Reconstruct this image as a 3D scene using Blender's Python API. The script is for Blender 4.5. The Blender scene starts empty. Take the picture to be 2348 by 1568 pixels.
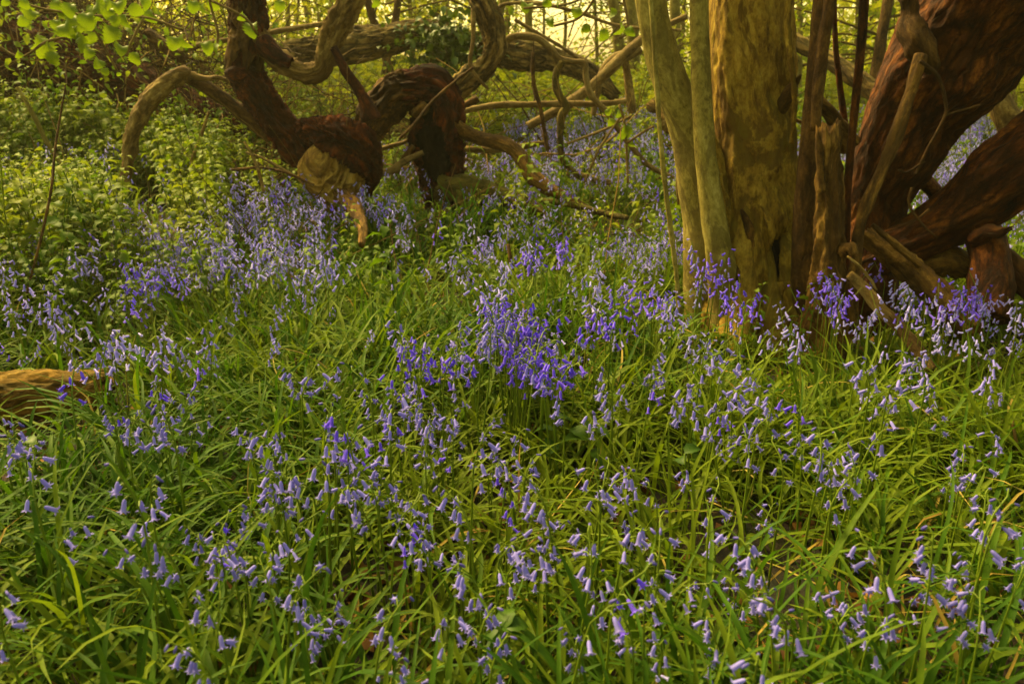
import bpy, math, random
import numpy as np
from mathutils import Vector, Matrix
random.seed(7); RNG = np.random.default_rng(11)
C = bpy.context.scene.collection
R = math.radians
scn = bpy.context.scene

# ------------------------------------------------------------------ camera
LENS, PITCH, CAMH = 28.0, R(19.5), 0.95
W0, H0 = 2348.0, 1568.0
FPX = W0*LENS/36.0
cam_d = bpy.data.cameras.new('camera'); cam = bpy.data.objects.new('camera', cam_d); C.objects.link(cam)
cam.location = (0, 0, CAMH); cam.rotation_euler = (R(90)-PITCH, 0, 0)
cam_d.lens = LENS; cam_d.sensor_width = 36; cam_d.clip_start = .05; cam_d.clip_end = 900
cam_d.dof.use_dof = True; cam_d.dof.focus_distance = 1.9; cam_d.dof.aperture_fstop = 6
scn.camera = cam
SP, CP = math.sin(PITCH), math.cos(PITCH)

def ray(px, py):
    a = (px-W0/2)/FPX; b = (H0/2-py)/FPX
    return np.array([a, b*SP+CP, b*CP-SP])
def at(px, py, Y):
    d = ray(px, py); t = Y/d[1]
    return np.array([0, 0, CAMH])+d*t
def pxr(py, Y):                       # metres per photo pixel at distance Y on row py
    b = (H0/2-py)/FPX
    return Y/(b*SP+CP)/FPX
def proj(P):
    x, y, z = P[0], P[1], P[2]-CAMH
    f = y*CP-z*SP; u = y*SP+z*CP
    return W0/2+FPX*x/f, H0/2-FPX*u/f

# ------------------------------------------------------------------ noise
def _h(x, y, z):
    n = (x.astype(np.uint32)*np.uint32(374761393)+y.astype(np.uint32)*np.uint32(668265263)+z.astype(np.uint32)*np.uint32(2246822519))
    n = (n ^ (n >> np.uint32(13)))*np.uint32(1274126177)
    n = n ^ (n >> np.uint32(16))
    return (n & np.uint32(0xffffff)).astype(np.float64)/float(0xffffff)
def noise(P):
    P = np.asarray(P, float)+1000.0
    i = np.floor(P); f = P-i; i = i.astype(np.int64)
    f = f*f*(3-2*f)
    x, y, z = i[..., 0], i[..., 1], i[..., 2]; fx, fy, fz = f[..., 0], f[..., 1], f[..., 2]
    def L(a, b, t): return a+(b-a)*t
    c = [[[_h(x+a, y+b, z+d) for d in (0, 1)] for b in (0, 1)] for a in (0, 1)]
    m = [L(L(c[a][0][0], c[a][1][0], fy), L(c[a][0][1], c[a][1][1], fy), fz) for a in (0, 1)]
    return L(m[0], m[1], fx)*2-1
def fbm(P, o=4):
    P = np.asarray(P, float); s = 0; a = 1; t = 0
    for k in range(o):
        s = s+a*noise(P*2**k+k*17.3); t += a; a *= .5
    return s/t
def ss(a, b, x):
    t = np.clip((x-a)/(b-a), 0, 1); return t*t*(3-2*t)

def ground(x, y):
    x = np.asarray(x, float); y = np.asarray(y, float)
    x, y = np.broadcast_arrays(x, y)
    g = .5*ss(4.6, 11, y)*(1-.25*ss(0, 4, x))
    g = g-.045*np.clip(y-17, 0, 60)
    z0 = np.zeros_like(x)
    g = g+.05*noise(np.stack([x*.9, y*.9, z0], -1))+.02*noise(np.stack([x*3, y*3, z0+5], -1))
    g = g+.10*ss(1.0, 4.0, -x)*ss(2.5, 4.5, y)
    return g
def gz(x, y): return float(ground(x, y))
def onto(px, py, h=0.0):              # where the sight line through a photo pixel meets the ground raised by h
    d = ray(px, py); t = .3*1.006**np.arange(900)
    Q = np.array([0, 0, CAMH])[None]+d[None]*t[:, None]
    hit = np.nonzero(Q[:, 2] <= ground(Q[:, 0], Q[:, 1])+h)[0]
    return Q[hit[0]] if len(hit) else Q[-1]

# ------------------------------------------------------------------ materials
def newmat(name):
    m = bpy.data.materials.new(name); m.use_nodes = True
    nt = m.node_tree; nt.nodes.clear()
    out = nt.nodes.new('ShaderNodeOutputMaterial')
    return m, nt, out
def N(nt, t, **kw):
    n = nt.nodes.new(t)
    for k, v in kw.items():
        if k.startswith('i_'): n.inputs[k[2:].replace('_', ' ')].default_value = v
        else: setattr(n, k, v)
    return n
def ramp(nt, stops):
    r = nt.nodes.new('ShaderNodeValToRGB'); e = r.color_ramp.elements
    while len(e) > 1: e.remove(e[-1])
    e[0].position = stops[0][0]; e[0].color = (*stops[0][1], 1)
    for p, c in stops[1:]:
        q = e.new(p); q.color = (*c, 1)
    return r

def bark(name, dark, mid, light, streak=1.0, moss=None, moss_amt=0.0, bump=.5, scale=1.0, crack=0.0, patch=None, pamt=.5):
    m, nt, out = newmat(name); L = nt.links.new
    at_ = N(nt, 'ShaderNodeAttribute', attribute_name='bc')
    mp = N(nt, 'ShaderNodeMapping'); mp.inputs['Scale'].default_value = (scale, scale, scale*streak); L(at_.outputs['Vector'], mp.inputs['Vector'])
    n1 = N(nt, 'ShaderNodeTexNoise', i_Scale=16.0, i_Detail=9.0, i_Roughness=.72, i_Distortion=.6); L(mp.outputs[0], n1.inputs['Vector'])
    n2 = N(nt, 'ShaderNodeTexNoise', i_Scale=85.0, i_Detail=6.0, i_Roughness=.75); L(at_.outputs['Vector'], n2.inputs['Vector'])
    n3 = N(nt, 'ShaderNodeTexNoise', i_Scale=5.0, i_Detail=6.0, i_Roughness=.7, i_Distortion=1.2); L(at_.outputs['Vector'], n3.inputs['Vector'])
    mx = N(nt, 'ShaderNodeMath', operation='MULTIPLY_ADD'); L(n1.outputs['Fac'], mx.inputs[0]); mx.inputs[1].default_value = .6
    m2 = N(nt, 'ShaderNodeMath', operation='MULTIPLY'); L(n2.outputs['Fac'], m2.inputs[0]); m2.inputs[1].default_value = .4
    L(m2.outputs[0], mx.inputs[2])
    r = ramp(nt, [(.37, dark), (.5, mid), (.64, light)]); L(mx.outputs[0], r.inputs[0])
    col = r.outputs[0]
    if patch:
        rp = ramp(nt, [(.5, (0, 0, 0)), (.54, (1, 1, 1))]); L(n3.outputs['Fac'], rp.inputs[0])
        f = N(nt, 'ShaderNodeMath', operation='MULTIPLY'); L(rp.outputs[0], f.inputs[0]); f.inputs[1].default_value = pamt
        q = N(nt, 'ShaderNodeMixRGB'); L(f.outputs[0], q.inputs[0]); L(col, q.inputs[1]); q.inputs[2].default_value = (*patch, 1); col = q.outputs[0]
    hgt = mx.outputs[0]
    if crack:
        mc = N(nt, 'ShaderNodeMapping'); mc.inputs['Scale'].default_value = (scale*1.0, scale*1.0, scale*.9*streak); L(at_.outputs['Vector'], mc.inputs['Vector'])
        md = N(nt, 'ShaderNodeMixRGB', blend_type='ADD'); md.inputs[0].default_value = .06; L(mc.outputs[0], md.inputs[1]); L(n1.outputs['Color'], md.inputs[2])
        v = N(nt, 'ShaderNodeTexVoronoi', feature='DISTANCE_TO_EDGE', i_Scale=22.0); L(md.outputs[0], v.inputs['Vector'])
        rc = ramp(nt, [(.0, (0, 0, 0)), (.16, (1, 1, 1))]); L(v.outputs['Distance'], rc.inputs[0])
        q = N(nt, 'ShaderNodeMixRGB', blend_type='MULTIPLY'); q.inputs[0].default_value = crack; L(col, q.inputs[1]); L(rc.outputs[0], q.inputs[2]); col = q.outputs[0]
        hh = N(nt, 'ShaderNodeMath', operation='MULTIPLY_ADD'); L(rc.outputs[0], hh.inputs[0]); hh.inputs[1].default_value = crack; L(hgt, hh.inputs[2]); hgt = hh.outputs[0]
    if moss:
        g = N(nt, 'ShaderNodeNewGeometry'); sx = N(nt, 'ShaderNodeSeparateXYZ'); L(g.outputs['Normal'], sx.inputs[0])
        a = N(nt, 'ShaderNodeMath', operation='MULTIPLY_ADD'); L(n3.outputs['Fac'], a.inputs[0]); a.inputs[1].default_value = 1.6; a.inputs[2].default_value = -.95+moss_amt
        b = N(nt, 'ShaderNodeMath', operation='MULTIPLY_ADD'); L(sx.outputs['Z'], b.inputs[0]); b.inputs[1].default_value = .45; L(a.outputs[0], b.inputs[2]); b.use_clamp = True
        q = N(nt, 'ShaderNodeMixRGB'); L(b.outputs[0], q.inputs[0]); L(col, q.inputs[1]); q.inputs[2].default_value = (*moss, 1); col = q.outputs[0]
    bp = N(nt, 'ShaderNodeBump', i_Strength=bump, i_Distance=.02); L(hgt, bp.inputs['Height'])
    p = N(nt, 'ShaderNodeBsdfPrincipled', i_Roughness=.85); p.inputs['Specular IOR Level'].default_value = .2
    L(col, p.inputs['Base Color']); L(bp.outputs[0], p.inputs['Normal']); L(p.outputs[0], out.inputs[0])
    return m

def leafmat(name, c0, c1, c2, trans=.4, rough=.5, spec=.35):
    m, nt, out = newmat(name); L = nt.links.new
    a = N(nt, 'ShaderNodeAttribute', attribute_name='rnd')
    oi = N(nt, 'ShaderNodeObjectInfo')
    ad = N(nt, 'ShaderNodeMath', operation='MULTIPLY_ADD'); L(oi.outputs['Random'], ad.inputs[0]); ad.inputs[1].default_value = .35; L(a.outputs['Fac'], ad.inputs[2])
    fr = N(nt, 'ShaderNodeMath', operation='FRACT'); L(ad.outputs[0], fr.inputs[0])
    r = ramp(nt, [(0, c0), (.5, c1), (1, c2)]); L(fr.outputs[0], r.inputs[0])
    tc = N(nt, 'ShaderNodeTexCoord'); nz = N(nt, 'ShaderNodeTexNoise', i_Scale=45.0, i_Detail=3.0); L(tc.outputs['Object'], nz.inputs['Vector'])
    rm = ramp(nt, [(.3, (.75, .75, .75)), (.7, (1.2, 1.2, 1.2))]); L(nz.outputs['Fac'], rm.inputs[0])
    q = N(nt, 'ShaderNodeMixRGB', blend_type='MULTIPLY'); q.inputs[0].default_value = 1; L(r.outputs[0], q.inputs[1]); L(rm.outputs[0], q.inputs[2])
    p = N(nt, 'ShaderNodeBsdfPrincipled', i_Roughness=rough); p.inputs['Specular IOR Level'].default_value = spec
    t = N(nt, 'ShaderNodeBsdfTranslucent'); mx = N(nt, 'ShaderNodeMixShader'); mx.inputs[0].default_value = trans
    L(q.outputs[0], p.inputs['Base Color']); L(q.outputs[0], t.inputs['Color'])
    L(p.outputs[0], mx.inputs[1]); L(t.outputs[0], mx.inputs[2]); L(mx.outputs[0], out.inputs[0])
    return m

M = {}
M['bark_main'] = bark('smooth_brown_bark', (.055, .020, .002), (.29, .17, .016), (.48, .33, .045), streak=.8, moss=(.18, .155, .01), moss_amt=.16, bump=1.0, patch=(.085, .035, .005), pamt=.75, crack=.12)
M['bark_smooth'] = bark('grey_green_bark', (.06, .042, .008), (.21, .16, .028), (.36, .29, .08), streak=1.3, moss=(.15, .135, .01), moss_amt=.14, bump=.4, patch=(.08, .05, .012), pamt=.6)
M['bark_red'] = bark('dark_red_rotten_wood', (.002, .0003, .0001), (.048, .007, .0005), (.22, .055, .005), streak=.8, bump=1.0, crack=.5, patch=(.055, .016, .002), pamt=.5)
M['bark_dark'] = bark('dark_rugged_bark', (.006, .0014, .0002), (.085, .022, .002), (.25, .085, .009), streak=.7, bump=.9, crack=.5, moss=(.12, .07, .007), moss_amt=-.12, patch=(.05, .015, .002), pamt=.6)
M['log_orange'] = bark('brown_log_bark', (.055, .02, .003), (.28, .125, .014), (.48, .26, .045), streak=.6, bump=1.0, patch=(.07, .03, .005), pamt=.7, crack=.35, moss=(.12, .10, .007), moss_amt=.12)
M['bark_brown'] = bark('brown_bark', (.018, .007, .0015), (.075, .034, .006), (.18, .095, .018), streak=.8, bump=.8, crack=.3)
M['wood_pale'] = bark('weathered_pale_wood', (.05, .024, .005), (.20, .12, .028), (.40, .28, .09), streak=.6, bump=.8, patch=(.07, .035, .008), pamt=.6, crack=.25)
M['wood_ochre'] = bark('ochre_wood', (.025, .010, .0015), (.15, .072, .010), (.33, .185, .03), streak=.45, bump=1.0, patch=(.05, .022, .003), pamt=.65, crack=.3)
M['wood_dark_ochre'] = bark('dark_ochre_wood', (.012, .004, .0006), (.085, .036, .005), (.27, .14, .022), streak=.5, bump=1.0, patch=(.025, .009, .0015), pamt=.75, crack=.45)
M['hollow_shade'] = bark('black_hollow_shade', (.0012, .0006, .0003), (.004, .0016, .0006), (.012, .004, .0012), streak=.6, bump=1.0)  # deep shade inside the hollows, put into a near-black colour
M['wood_burl'] = bark('burl_wood', (.06, .025, .003), (.27, .155, .022), (.46, .32, .08), streak=1, scale=1.3, bump=1.0, patch=(.07, .03, .004), pamt=.6, crack=.15)
M['wood_twig'] = bark('twig_bark', (.04, .022, .006), (.14, .088, .024), (.27, .19, .065), streak=.7, bump=.4)
M['mossy'] = bark('mossy_bark', (.02, .010, .002), (.09, .05, .009), (.19, .12, .02), streak=.8, bump=.9, crack=.5, moss=(.10, .095, .006), moss_amt=.28)
M['log_bark'] = bark('log_bark', (.018, .008, .002), (.11, .06, .012), (.36, .23, .07), streak=.6, bump=1.0, crack=.65, moss=(.11, .10, .008), moss_amt=.0, patch=(.24, .15, .04), pamt=.5)
M['blade'] = leafmat('bluebell_leaf_green', (.015, .054, .002), (.048, .108, .003), (.165, .205, .006), trans=.42, rough=.6, spec=.12)
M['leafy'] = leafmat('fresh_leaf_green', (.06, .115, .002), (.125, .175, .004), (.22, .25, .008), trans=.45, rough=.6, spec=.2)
M['leafy_far_lit'] = leafmat('lit_yellow_green_leaf', (.14, .19, .003), (.23, .265, .005), (.34, .34, .01), trans=.5, rough=.65, spec=.15)  # stronger light on the far undergrowth, put into a lighter leaf colour
M['hazel'] = leafmat('hazel_leaf_green', (.12, .18, .003), (.18, .235, .005), (.25, .29, .01), trans=.5, rough=.5, spec=.25)
M['broad'] = leafmat('broad_leaf_green', (.03, .075, .002), (.06, .12, .003), (.10, .16, .005), trans=.35, rough=.5, spec=.2)
M['straw'] = leafmat('straw', (.16, .10, .015), (.26, .18, .03), (.34, .26, .06), trans=.25, rough=.7, spec=.15)
M['ivy'] = leafmat('dark_ivy_green', (.035, .06, .002), (.06, .095, .003), (.11, .15, .005), trans=.25, rough=.4)
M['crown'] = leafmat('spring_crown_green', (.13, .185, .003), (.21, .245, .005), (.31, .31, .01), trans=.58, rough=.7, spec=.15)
M['crown_far_lit'] = leafmat('lit_far_crown_green', (.20, .23, .004), (.30, .31, .007), (.40, .37, .014), trans=.62, rough=.75, spec=.1)  # bright background glow put into the far leaf colour
M['stem'] = leafmat('bluebell_stem_green', (.10, .155, .005), (.14, .185, .007), (.15, .14, .012), trans=.15, rough=.5, spec=.25)
M['bell_blue'] = leafmat('bluebell_lilac_blue', (.23, .195, .70), (.32, .28, .82), (.46, .42, .92), trans=.35, rough=.55, spec=.2)
M['bell_violet'] = leafmat('bluebell_deep_violet', (.15, .075, .84), (.21, .12, .93), (.31, .21, .97), trans=.35, rough=.55, spec=.2)
M['bell_bud'] = leafmat('bluebell_bud', (.08, .06, .36), (.12, .10, .48), (.18, .16, .60), trans=.25, rough=.5)
M['dry'] = leafmat('dry_leaf_brown', (.08, .03, .004), (.16, .07, .009), (.28, .14, .025), trans=.15, rough=.8)
M['twigs'] = leafmat('brown_twigs', (.015, .006, .001), (.055, .025, .004), (.20, .125, .028), trans=0.0, rough=.85, spec=.15)
M['far_bark'] = leafmat('far_trunk_bark', (.06, .038, .008), (.12, .08, .016), (.2, .14, .035), trans=0.0, rough=.9, spec=.1)

def mat_ground():
    m, nt, out = newmat('woodland_soil'); L = nt.links.new
    tc = N(nt, 'ShaderNodeTexCoord')
    n1 = N(nt, 'ShaderNodeTexNoise', i_Scale=9.0, i_Detail=8.0, i_Roughness=.7); L(tc.outputs['Object'], n1.inputs['Vector'])
    v = N(nt, 'ShaderNodeTexVoronoi', i_Scale=28.0); L(tc.outputs['Object'], v.inputs['Vector'])
    r = ramp(nt, [(.3, (.006, .005, .001)), (.5, (.016, .012, .002)), (.7, (.04, .022, .004))]); L(n1.outputs['Fac'], r.inputs[0])
    q = N(nt, 'ShaderNodeMixRGB', blend_type='MULTIPLY'); q.inputs[0].default_value = .6; L(r.outputs[0], q.inputs[1]); L(v.outputs['Color'], q.inputs[2])
    bp = N(nt, 'ShaderNodeBump', i_Strength=.8, i_Distance=.03); L(n1.outputs['Fac'], bp.inputs['Height'])
    p = N(nt, 'ShaderNodeBsdfPrincipled', i_Roughness=.95); L(q.outputs[0], p.inputs['Base Color']); L(bp.outputs[0], p.inputs['Normal']); L(p.outputs[0], out.inputs[0])
    return m
M['ground'] = mat_ground()

# ------------------------------------------------------------------ mesh helpers
def mkmesh(name, V, F, mats, mi=None, attrs=None, smooth=True):
    V = np.asarray(V, np.float32).reshape(-1, 3); F = np.asarray(F, np.int32)
    me = bpy.data.meshes.new(name)
    me.vertices.add(len(V)); me.vertices.foreach_set('co', V.ravel())
    if F.shape[1] == 4:
        tri = F[:, 3] < 0
        tot = np.where(tri, 3, 4).astype(np.int32)
        flat = F.ravel(); flat = flat[flat >= 0]
    else:
        tot = np.full(len(F), 3, np.int32); flat = F.ravel()
    st = np.concatenate([[0], np.cumsum(tot)[:-1]]).astype(np.int32)
    me.loops.add(int(tot.sum())); me.loops.foreach_set('vertex_index', flat)
    me.polygons.add(len(F)); me.polygons.foreach_set('loop_start', st); me.polygons.foreach_set('loop_total', tot)
    for m in mats: me.materials.append(m)
    if mi is not None: me.polygons.foreach_set('material_index', np.asarray(mi, np.int32))
    if smooth: me.polygons.foreach_set('use_smooth', np.ones(len(F), bool))
    me.update(calc_edges=True)
    for k, a in (attrs or {}).items():
        a = np.asarray(a, np.float32)
        if a.ndim == 2:
            at_ = me.attributes.new(k, 'FLOAT_VECTOR', 'POINT'); at_.data.foreach_set('vector', a.ravel())
        else:
            at_ = me.attributes.new(k, 'FLOAT', 'POINT'); at_.data.foreach_set('value', a)
    return me
def link(name, data, parent=None, loc=(0, 0, 0)):
    o = bpy.data.objects.new(name, data); C.objects.link(o); o.location = loc
    if parent is not None: o.parent = parent
    return o
def tag(o, label=None, cat=None, group=None, kind=None):
    if label: o['label'] = label
    if cat: o['category'] = cat
    if group: o['group'] = group
    if kind: o['kind'] = kind
    return o
def empty(name, loc, label, cat, group=None):
    o = bpy.data.objects.new(name, None); o.empty_display_size = .05; C.objects.link(o); o.location = loc
    return tag(o, label, cat, group)

def catmull(P, n):
    P = np.asarray(P, float); k = len(P)
    Q = np.vstack([2*P[0]-P[1], P, 2*P[-1]-P[-2]])
    d = np.concatenate([[0], np.cumsum(np.linalg.norm(np.diff(P[:, :3], axis=0), axis=1))])
    s = np.linspace(0, d[-1], n)
    i = np.clip(np.searchsorted(d, s, side='right')-1, 0, k-2)
    t = ((s-d[i])/(d[i+1]-d[i]+1e-9))[:, None]
    p0, p1, p2, p3 = Q[i], Q[i+1], Q[i+2], Q[i+3]
    return .5*((2*p1)+(-p0+p2)*t+(2*p0-5*p1+4*p2-p3)*t**2+(-p0+3*p1-3*p2+p3)*t**3)

def tube(P, Rr, ns=16, seg=.02, amp=.08, freq=6., flute=0., nfl=5, jag0=0., jag1=0., seed=0., dents=(), twist=0., fine=.0, cap=(1, 1), holes=()):
    """a limb along world points P with radii Rr: gnarled by noise, fluted lengthwise, ends closed (torn where jag is set)"""
    A = np.column_stack([np.asarray(P, float), np.asarray(Rr, float)])
    length = np.sum(np.linalg.norm(np.diff(A[:, :3], axis=0), axis=1))
    n = int(max(4, min(260, length/seg)))
    B = catmull(A, n); P = B[:, :3]; Rr = np.maximum(B[:, 3], 1e-4)
    T = np.gradient(P, axis=0); T /= np.linalg.norm(T, axis=1)[:, None]+1e-12
    up = np.array([0, 0, 1.]) if abs(T[0][2]) < .9 else np.array([0, 1., 0])
    u = np.cross(up, T[0]); u /= np.linalg.norm(u); U = [u]
    for i in range(1, n):
        u = U[-1]-T[i]*np.dot(U[-1], T[i]); u /= np.linalg.norm(u); U.append(u)
    U = np.array(U); Wv = np.cross(T, U)
    th = np.linspace(0, 2*math.pi, ns, endpoint=False)
    S = np.concatenate([[0], np.cumsum(np.linalg.norm(np.diff(P, axis=0), axis=1))])
    rm = float(np.mean(Rr))
    cs, sn = np.cos(th)[None, :, None], np.sin(th)[None, :, None]
    D = U[:, None, :]*cs+Wv[:, None, :]*sn
    # bark coordinates: round the limb in metres, stretched along it
    bc = np.stack([np.cos(th)[None, :]*Rr[:, None], np.sin(th)[None, :]*Rr[:, None], np.repeat(S[:, None]*.5, ns, 1)], -1)+seed*3.7
    nb = np.stack([np.cos(th)[None, :]*np.ones((n, 1))*rm, np.sin(th)[None, :]*np.ones((n, 1))*rm, np.repeat(S[:, None]*.45, ns, 1)], -1)+seed*1.9
    rr = 1+amp*(1.2*fbm(nb*freq/max(rm, .01)*.13, 3)+1.1*fbm(nb*freq/max(rm, .01)*.42+7, 3))
    if fine: rr = rr+fine*(np.abs(fbm(bc*freq*9, 3))*-6+.9)+fine*.8*fbm(bc*freq*26, 2)
    if flute:
        ang = th[None, :]+twist*S[:, None]+.5*fbm(nb*2+9, 2)
        rr = rr+flute*(np.abs(np.sin(ang*nfl/2))*-1+.5)*(.7+.6*noise(nb*3+4))
    if amp > .1:
        sw = .30*noise(np.stack([S/(rm*3.2), S*0+seed*2.3, S*0], -1)); rr = rr+sw[:, None]*min(1, amp*5)*.6
        rg = np.random.default_rng(int(seed)+77); nk = int(length/(rm*5))
        for q in range(nk):
            s0, t0, hgt = rg.uniform(0, length), rg.uniform(0, 6.28), rg.choice([-.30, .30, .42, .22]); w_ = rg.uniform(.35, .75)
            dth = (th-t0+math.pi) % (2*math.pi)-math.pi
            rr = rr+hgt*min(1, amp*5)*np.exp(-(((S-s0)[:, None]/(rm*w_*1.3))**2+(dth[None]/w_)**2))
    V = P[:, None, :]+D*(Rr[:, None]*rr)[..., None]
    jn = fbm(np.stack([np.cos(th)*3, np.sin(th)*3, th*0+seed], -1), 3)
    if jag0: V[0] -= T[0]*(jag0*(jn*1.4+.3))[:, None]; V[1] -= T[0]*(jag0*.4*(jn*1.4+.3))[:, None]
    if jag1: V[-1] += T[-1]*(jag1*(jn*1.4+.3))[:, None]; V[-2] += T[-1]*(jag1*.4*(jn*1.4+.3))[:, None]
    for (c, rad, dep) in dents:                 # hollows: push the wood back towards the limb's heart
        c = np.asarray(c); dd = np.linalg.norm(V-c, axis=-1)
        w = np.exp(-(dd/rad)**2)
        w = w*(1+.5*fbm(V*40, 3))
        V = V-D*(w*dep)[..., None]
    hol = np.zeros(V.shape[:2])
    for (c, rad) in holes:
        dd = np.linalg.norm(V-np.asarray(c), axis=-1); hol = np.maximum(hol, 1.25-dd/rad+.35*fbm(V*22, 3))
    hol = hol.reshape(-1)
    V = V.reshape(-1, 3); bc = bc.reshape(-1, 3)
    i, j = np.meshgrid(np.arange(n-1), np.arange(ns), indexing='ij')
    a = (i*ns+j).ravel(); b = (i*ns+(j+1) % ns).ravel()
    F = np.column_stack([a, b, b+ns, a+ns])
    if len(holes): F = F[hol[F].max(1) < .3]
    ex = []; nv = len(V); eb = []
    for e, on in zip((0, n-1), cap):
        if not on: continue
        cc = P[e]+(T[e]*(-.25*Rr[e] if (jag1 if e else jag0) else .05*Rr[e])*(1 if e else -1))
        ex.append(cc); eb.append(bc[e*ns:(e+1)*ns].mean(0)); ci = nv+len(ex)-1
        q = np.arange(ns); q2 = (q+1) % ns
        if e == 0: F = np.vstack([F, np.column_stack([q2, q, np.full(ns, ci), np.full(ns, -1)])])
        else: F = np.vstack([F, np.column_stack([e*ns+q, e*ns+q2, np.full(ns, ci), np.full(ns, -1)])])
    if ex: V = np.vstack([V, ex]); bc = np.vstack([bc, eb])
    return V, F, bc

def join(parts):
    Vs, Fs, Bs, o = [], [], [], 0
    for V, F, B in parts:
        F = F.copy(); F[F >= 0] += o
        Vs.append(V); Fs.append(F); Bs.append(B); o += len(V)
    return np.vstack(Vs), np.vstack(Fs), np.vstack(Bs)
def pxlimb(pts, Y, **kw):
    """limb from photo points (x, y, half width in photo pixels[, distance])"""
    P, r = [], []
    for q in pts:
        y = q[3] if len(q) > 3 else Y
        P.append(at(q[0], q[1], y)); r.append(q[2]*pxr(q[1], y))
    return tube(P, r, **kw)
def part(name, T, mat, parent, label=None):
    V, F, B = T
    org = np.array(parent['_w']) if '_w' in parent else np.array(parent.location)
    o = link(name, mkmesh(name, V-org, F, [mat], attrs={'bc': B}), parent)
    if label: o['label'] = label
    return o
def sub(name, T, mat, par, root):
    V, F, B = T
    return link(name, mkmesh(name, V-np.array(root.location), F, [mat], attrs={'bc': B}), par)
def solo(name, T, mat, label, cat, base, group=None):
    V, F, B = T; base = np.asarray(base, float)
    o = link(name, mkmesh(name, V-base, F, [mat], attrs={'bc': B}), None, base)
    return tag(o, label, cat, group)

def rep(V, k, Rm, T, S):               # k copies of template V
    return (np.einsum('kij,nj->kni', Rm, V)*np.asarray(S)[:, None, None]+T[:, None, :])
def repF(F, nv, k):
    G = np.repeat(F[None], k, 0).astype(np.int64)
    off = (np.arange(k)*nv)[:, None, None]
    return np.where(G >= 0, G+off, -1).reshape(-1, F.shape[1])
def rotz(a):
    a = np.asarray(a); c, s = np.cos(a), np.sin(a); z = np.zeros_like(a); o = np.ones_like(a)
    return np.stack([np.stack([c, -s, z], -1), np.stack([s, c, z], -1), np.stack([z, z, o], -1)], -2)
def rotx(a):
    a = np.asarray(a); c, s = np.cos(a), np.sin(a); z = np.zeros_like(a); o = np.ones_like(a)
    return np.stack([np.stack([o, z, z], -1), np.stack([z, c, -s], -1), np.stack([z, s, c], -1)], -2)
# ------------------------------------------------------------------ ground: one sheet out to the horizon
def make_ground():
    def axis(lo, hi, fine_lo, fine_hi, step, k):
        a = list(np.arange(fine_lo, fine_hi, step)); x = fine_hi; s = step
        while x < hi: a.append(x); s *= k; x += s
        a.append(hi); x = fine_lo; s = step; b = []
        while x > lo: s *= k; x -= s; b.append(max(x, lo))
        return np.array(sorted(set(b+a)))
    xs = axis(-90, 90, -6, 6, .09, 1.12); ys = axis(-30, 130, -1, 9, .09, 1.1)
    X, Y = np.meshgrid(xs, ys, indexing='ij'); Z = ground(X, Y)
    V = np.stack([X, Y, Z], -1).reshape(-1, 3); n, m = X.shape
    i, j = np.meshgrid(np.arange(n-1), np.arange(m-1), indexing='ij'); a = (i*m+j).ravel()
    F = np.column_stack([a, a+m, a+m+1, a+1])
    tag(link('ground', mkmesh('ground', V, F, [M['ground']])), kind='structure')
make_ground()

# ------------------------------------------------------------------ the big coppiced tree at right
rt = empty('old_tree', at(1760, 800, 2.85), 'massive old multi-stemmed tree with dark leaning limbs, filling the upper right', 'tree')
rt.location.z = gz(rt.location.x, rt.location.y)
d1 = at(1795, 570, 2.78); d2 = at(1745, 660, 2.72); d3 = at(1800, 210, 2.78)
part('trunk', pxlimb([(1715, -1500, 62, 2.95), (1712, -700, 74, 2.95), (1716, -100, 90, 2.95), (1722, 150, 93, 2.95), (1728, 300, 94, 2.94), (1736, 450, 104, 2.92), (1742, 580, 120, 2.9), (1744, 700, 136, 2.88), (1744, 790, 152, 2.86), (1742, 860, 185, 2.85)], 2.9,
    ns=220, seg=.009, amp=.12, freq=3.2, flute=.09, nfl=6, twist=.4, fine=.016, seed=1, dents=[(d1, .075, .10), (at(1800, 600, 2.74), .06, .08), (d2, .06, .05), (d3, .045, .05), (at(1800, 430, 2.78), .05, .03), (at(1790, 720, 2.70), .06, .09), (at(1700, 560, 2.72), .03, .02)], holes=[(at(1796, 585, 2.76), .055), (at(1786, 630, 2.75), .035), (at(1798, 715, 2.71), .04)]), M['bark_main'], rt)
part('shade_core', pxlimb([(1735, 380, 50, 2.94), (1744, 500, 66, 2.92), (1750, 620, 74, 2.91), (1752, 720, 80, 2.89), (1752, 800, 84, 2.88)], 2.9, ns=60, seg=.02, amp=.15, fine=.1, seed=661), M['hollow_shade'], rt)  # near-black core behind the trunk holes, added for the cavity's shade
part('stem', pxlimb([(1460, -900, 34), (1470, -300, 36), (1486, -40, 33), (1510, 90, 36), (1540, 190, 40), (1576, 290, 44), (1602, 420, 48), (1622, 560, 54), (1632, 690, 60), (1632, 790, 66), (1628, 850, 80)], 2.84, ns=40, seg=.015, amp=.10, freq=3, flute=.05, nfl=4, seed=2), M['bark_smooth'], rt, 'grey green stem curving out to the left of the trunk')
part('stem', pxlimb([(1600, -900, 20), (1602, -200, 21), (1604, 60, 22), (1609, 200, 23), (1616, 330, 25), (1628, 440, 27), (1646, 560, 30), (1662, 680, 36), (1668, 790, 46), (1664, 850, 60)], 2.72, ns=32, seg=.015, amp=.08, freq=3, seed=3), M['bark_smooth'], rt, 'slim grey stem pressed against the trunk')
part('stem', pxlimb([(1910, -700, 20), (1893, -100, 22), (1882, 60, 22), (1868, 200, 21), (1855, 340, 21), (1845, 470, 24), (1845, 600, 30), (1850, 720, 36)], 2.7, ns=30, seg=.015, amp=.08, freq=3, seed=4), M['bark_brown'], rt, 'straight brown stem right of the trunk')
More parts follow.
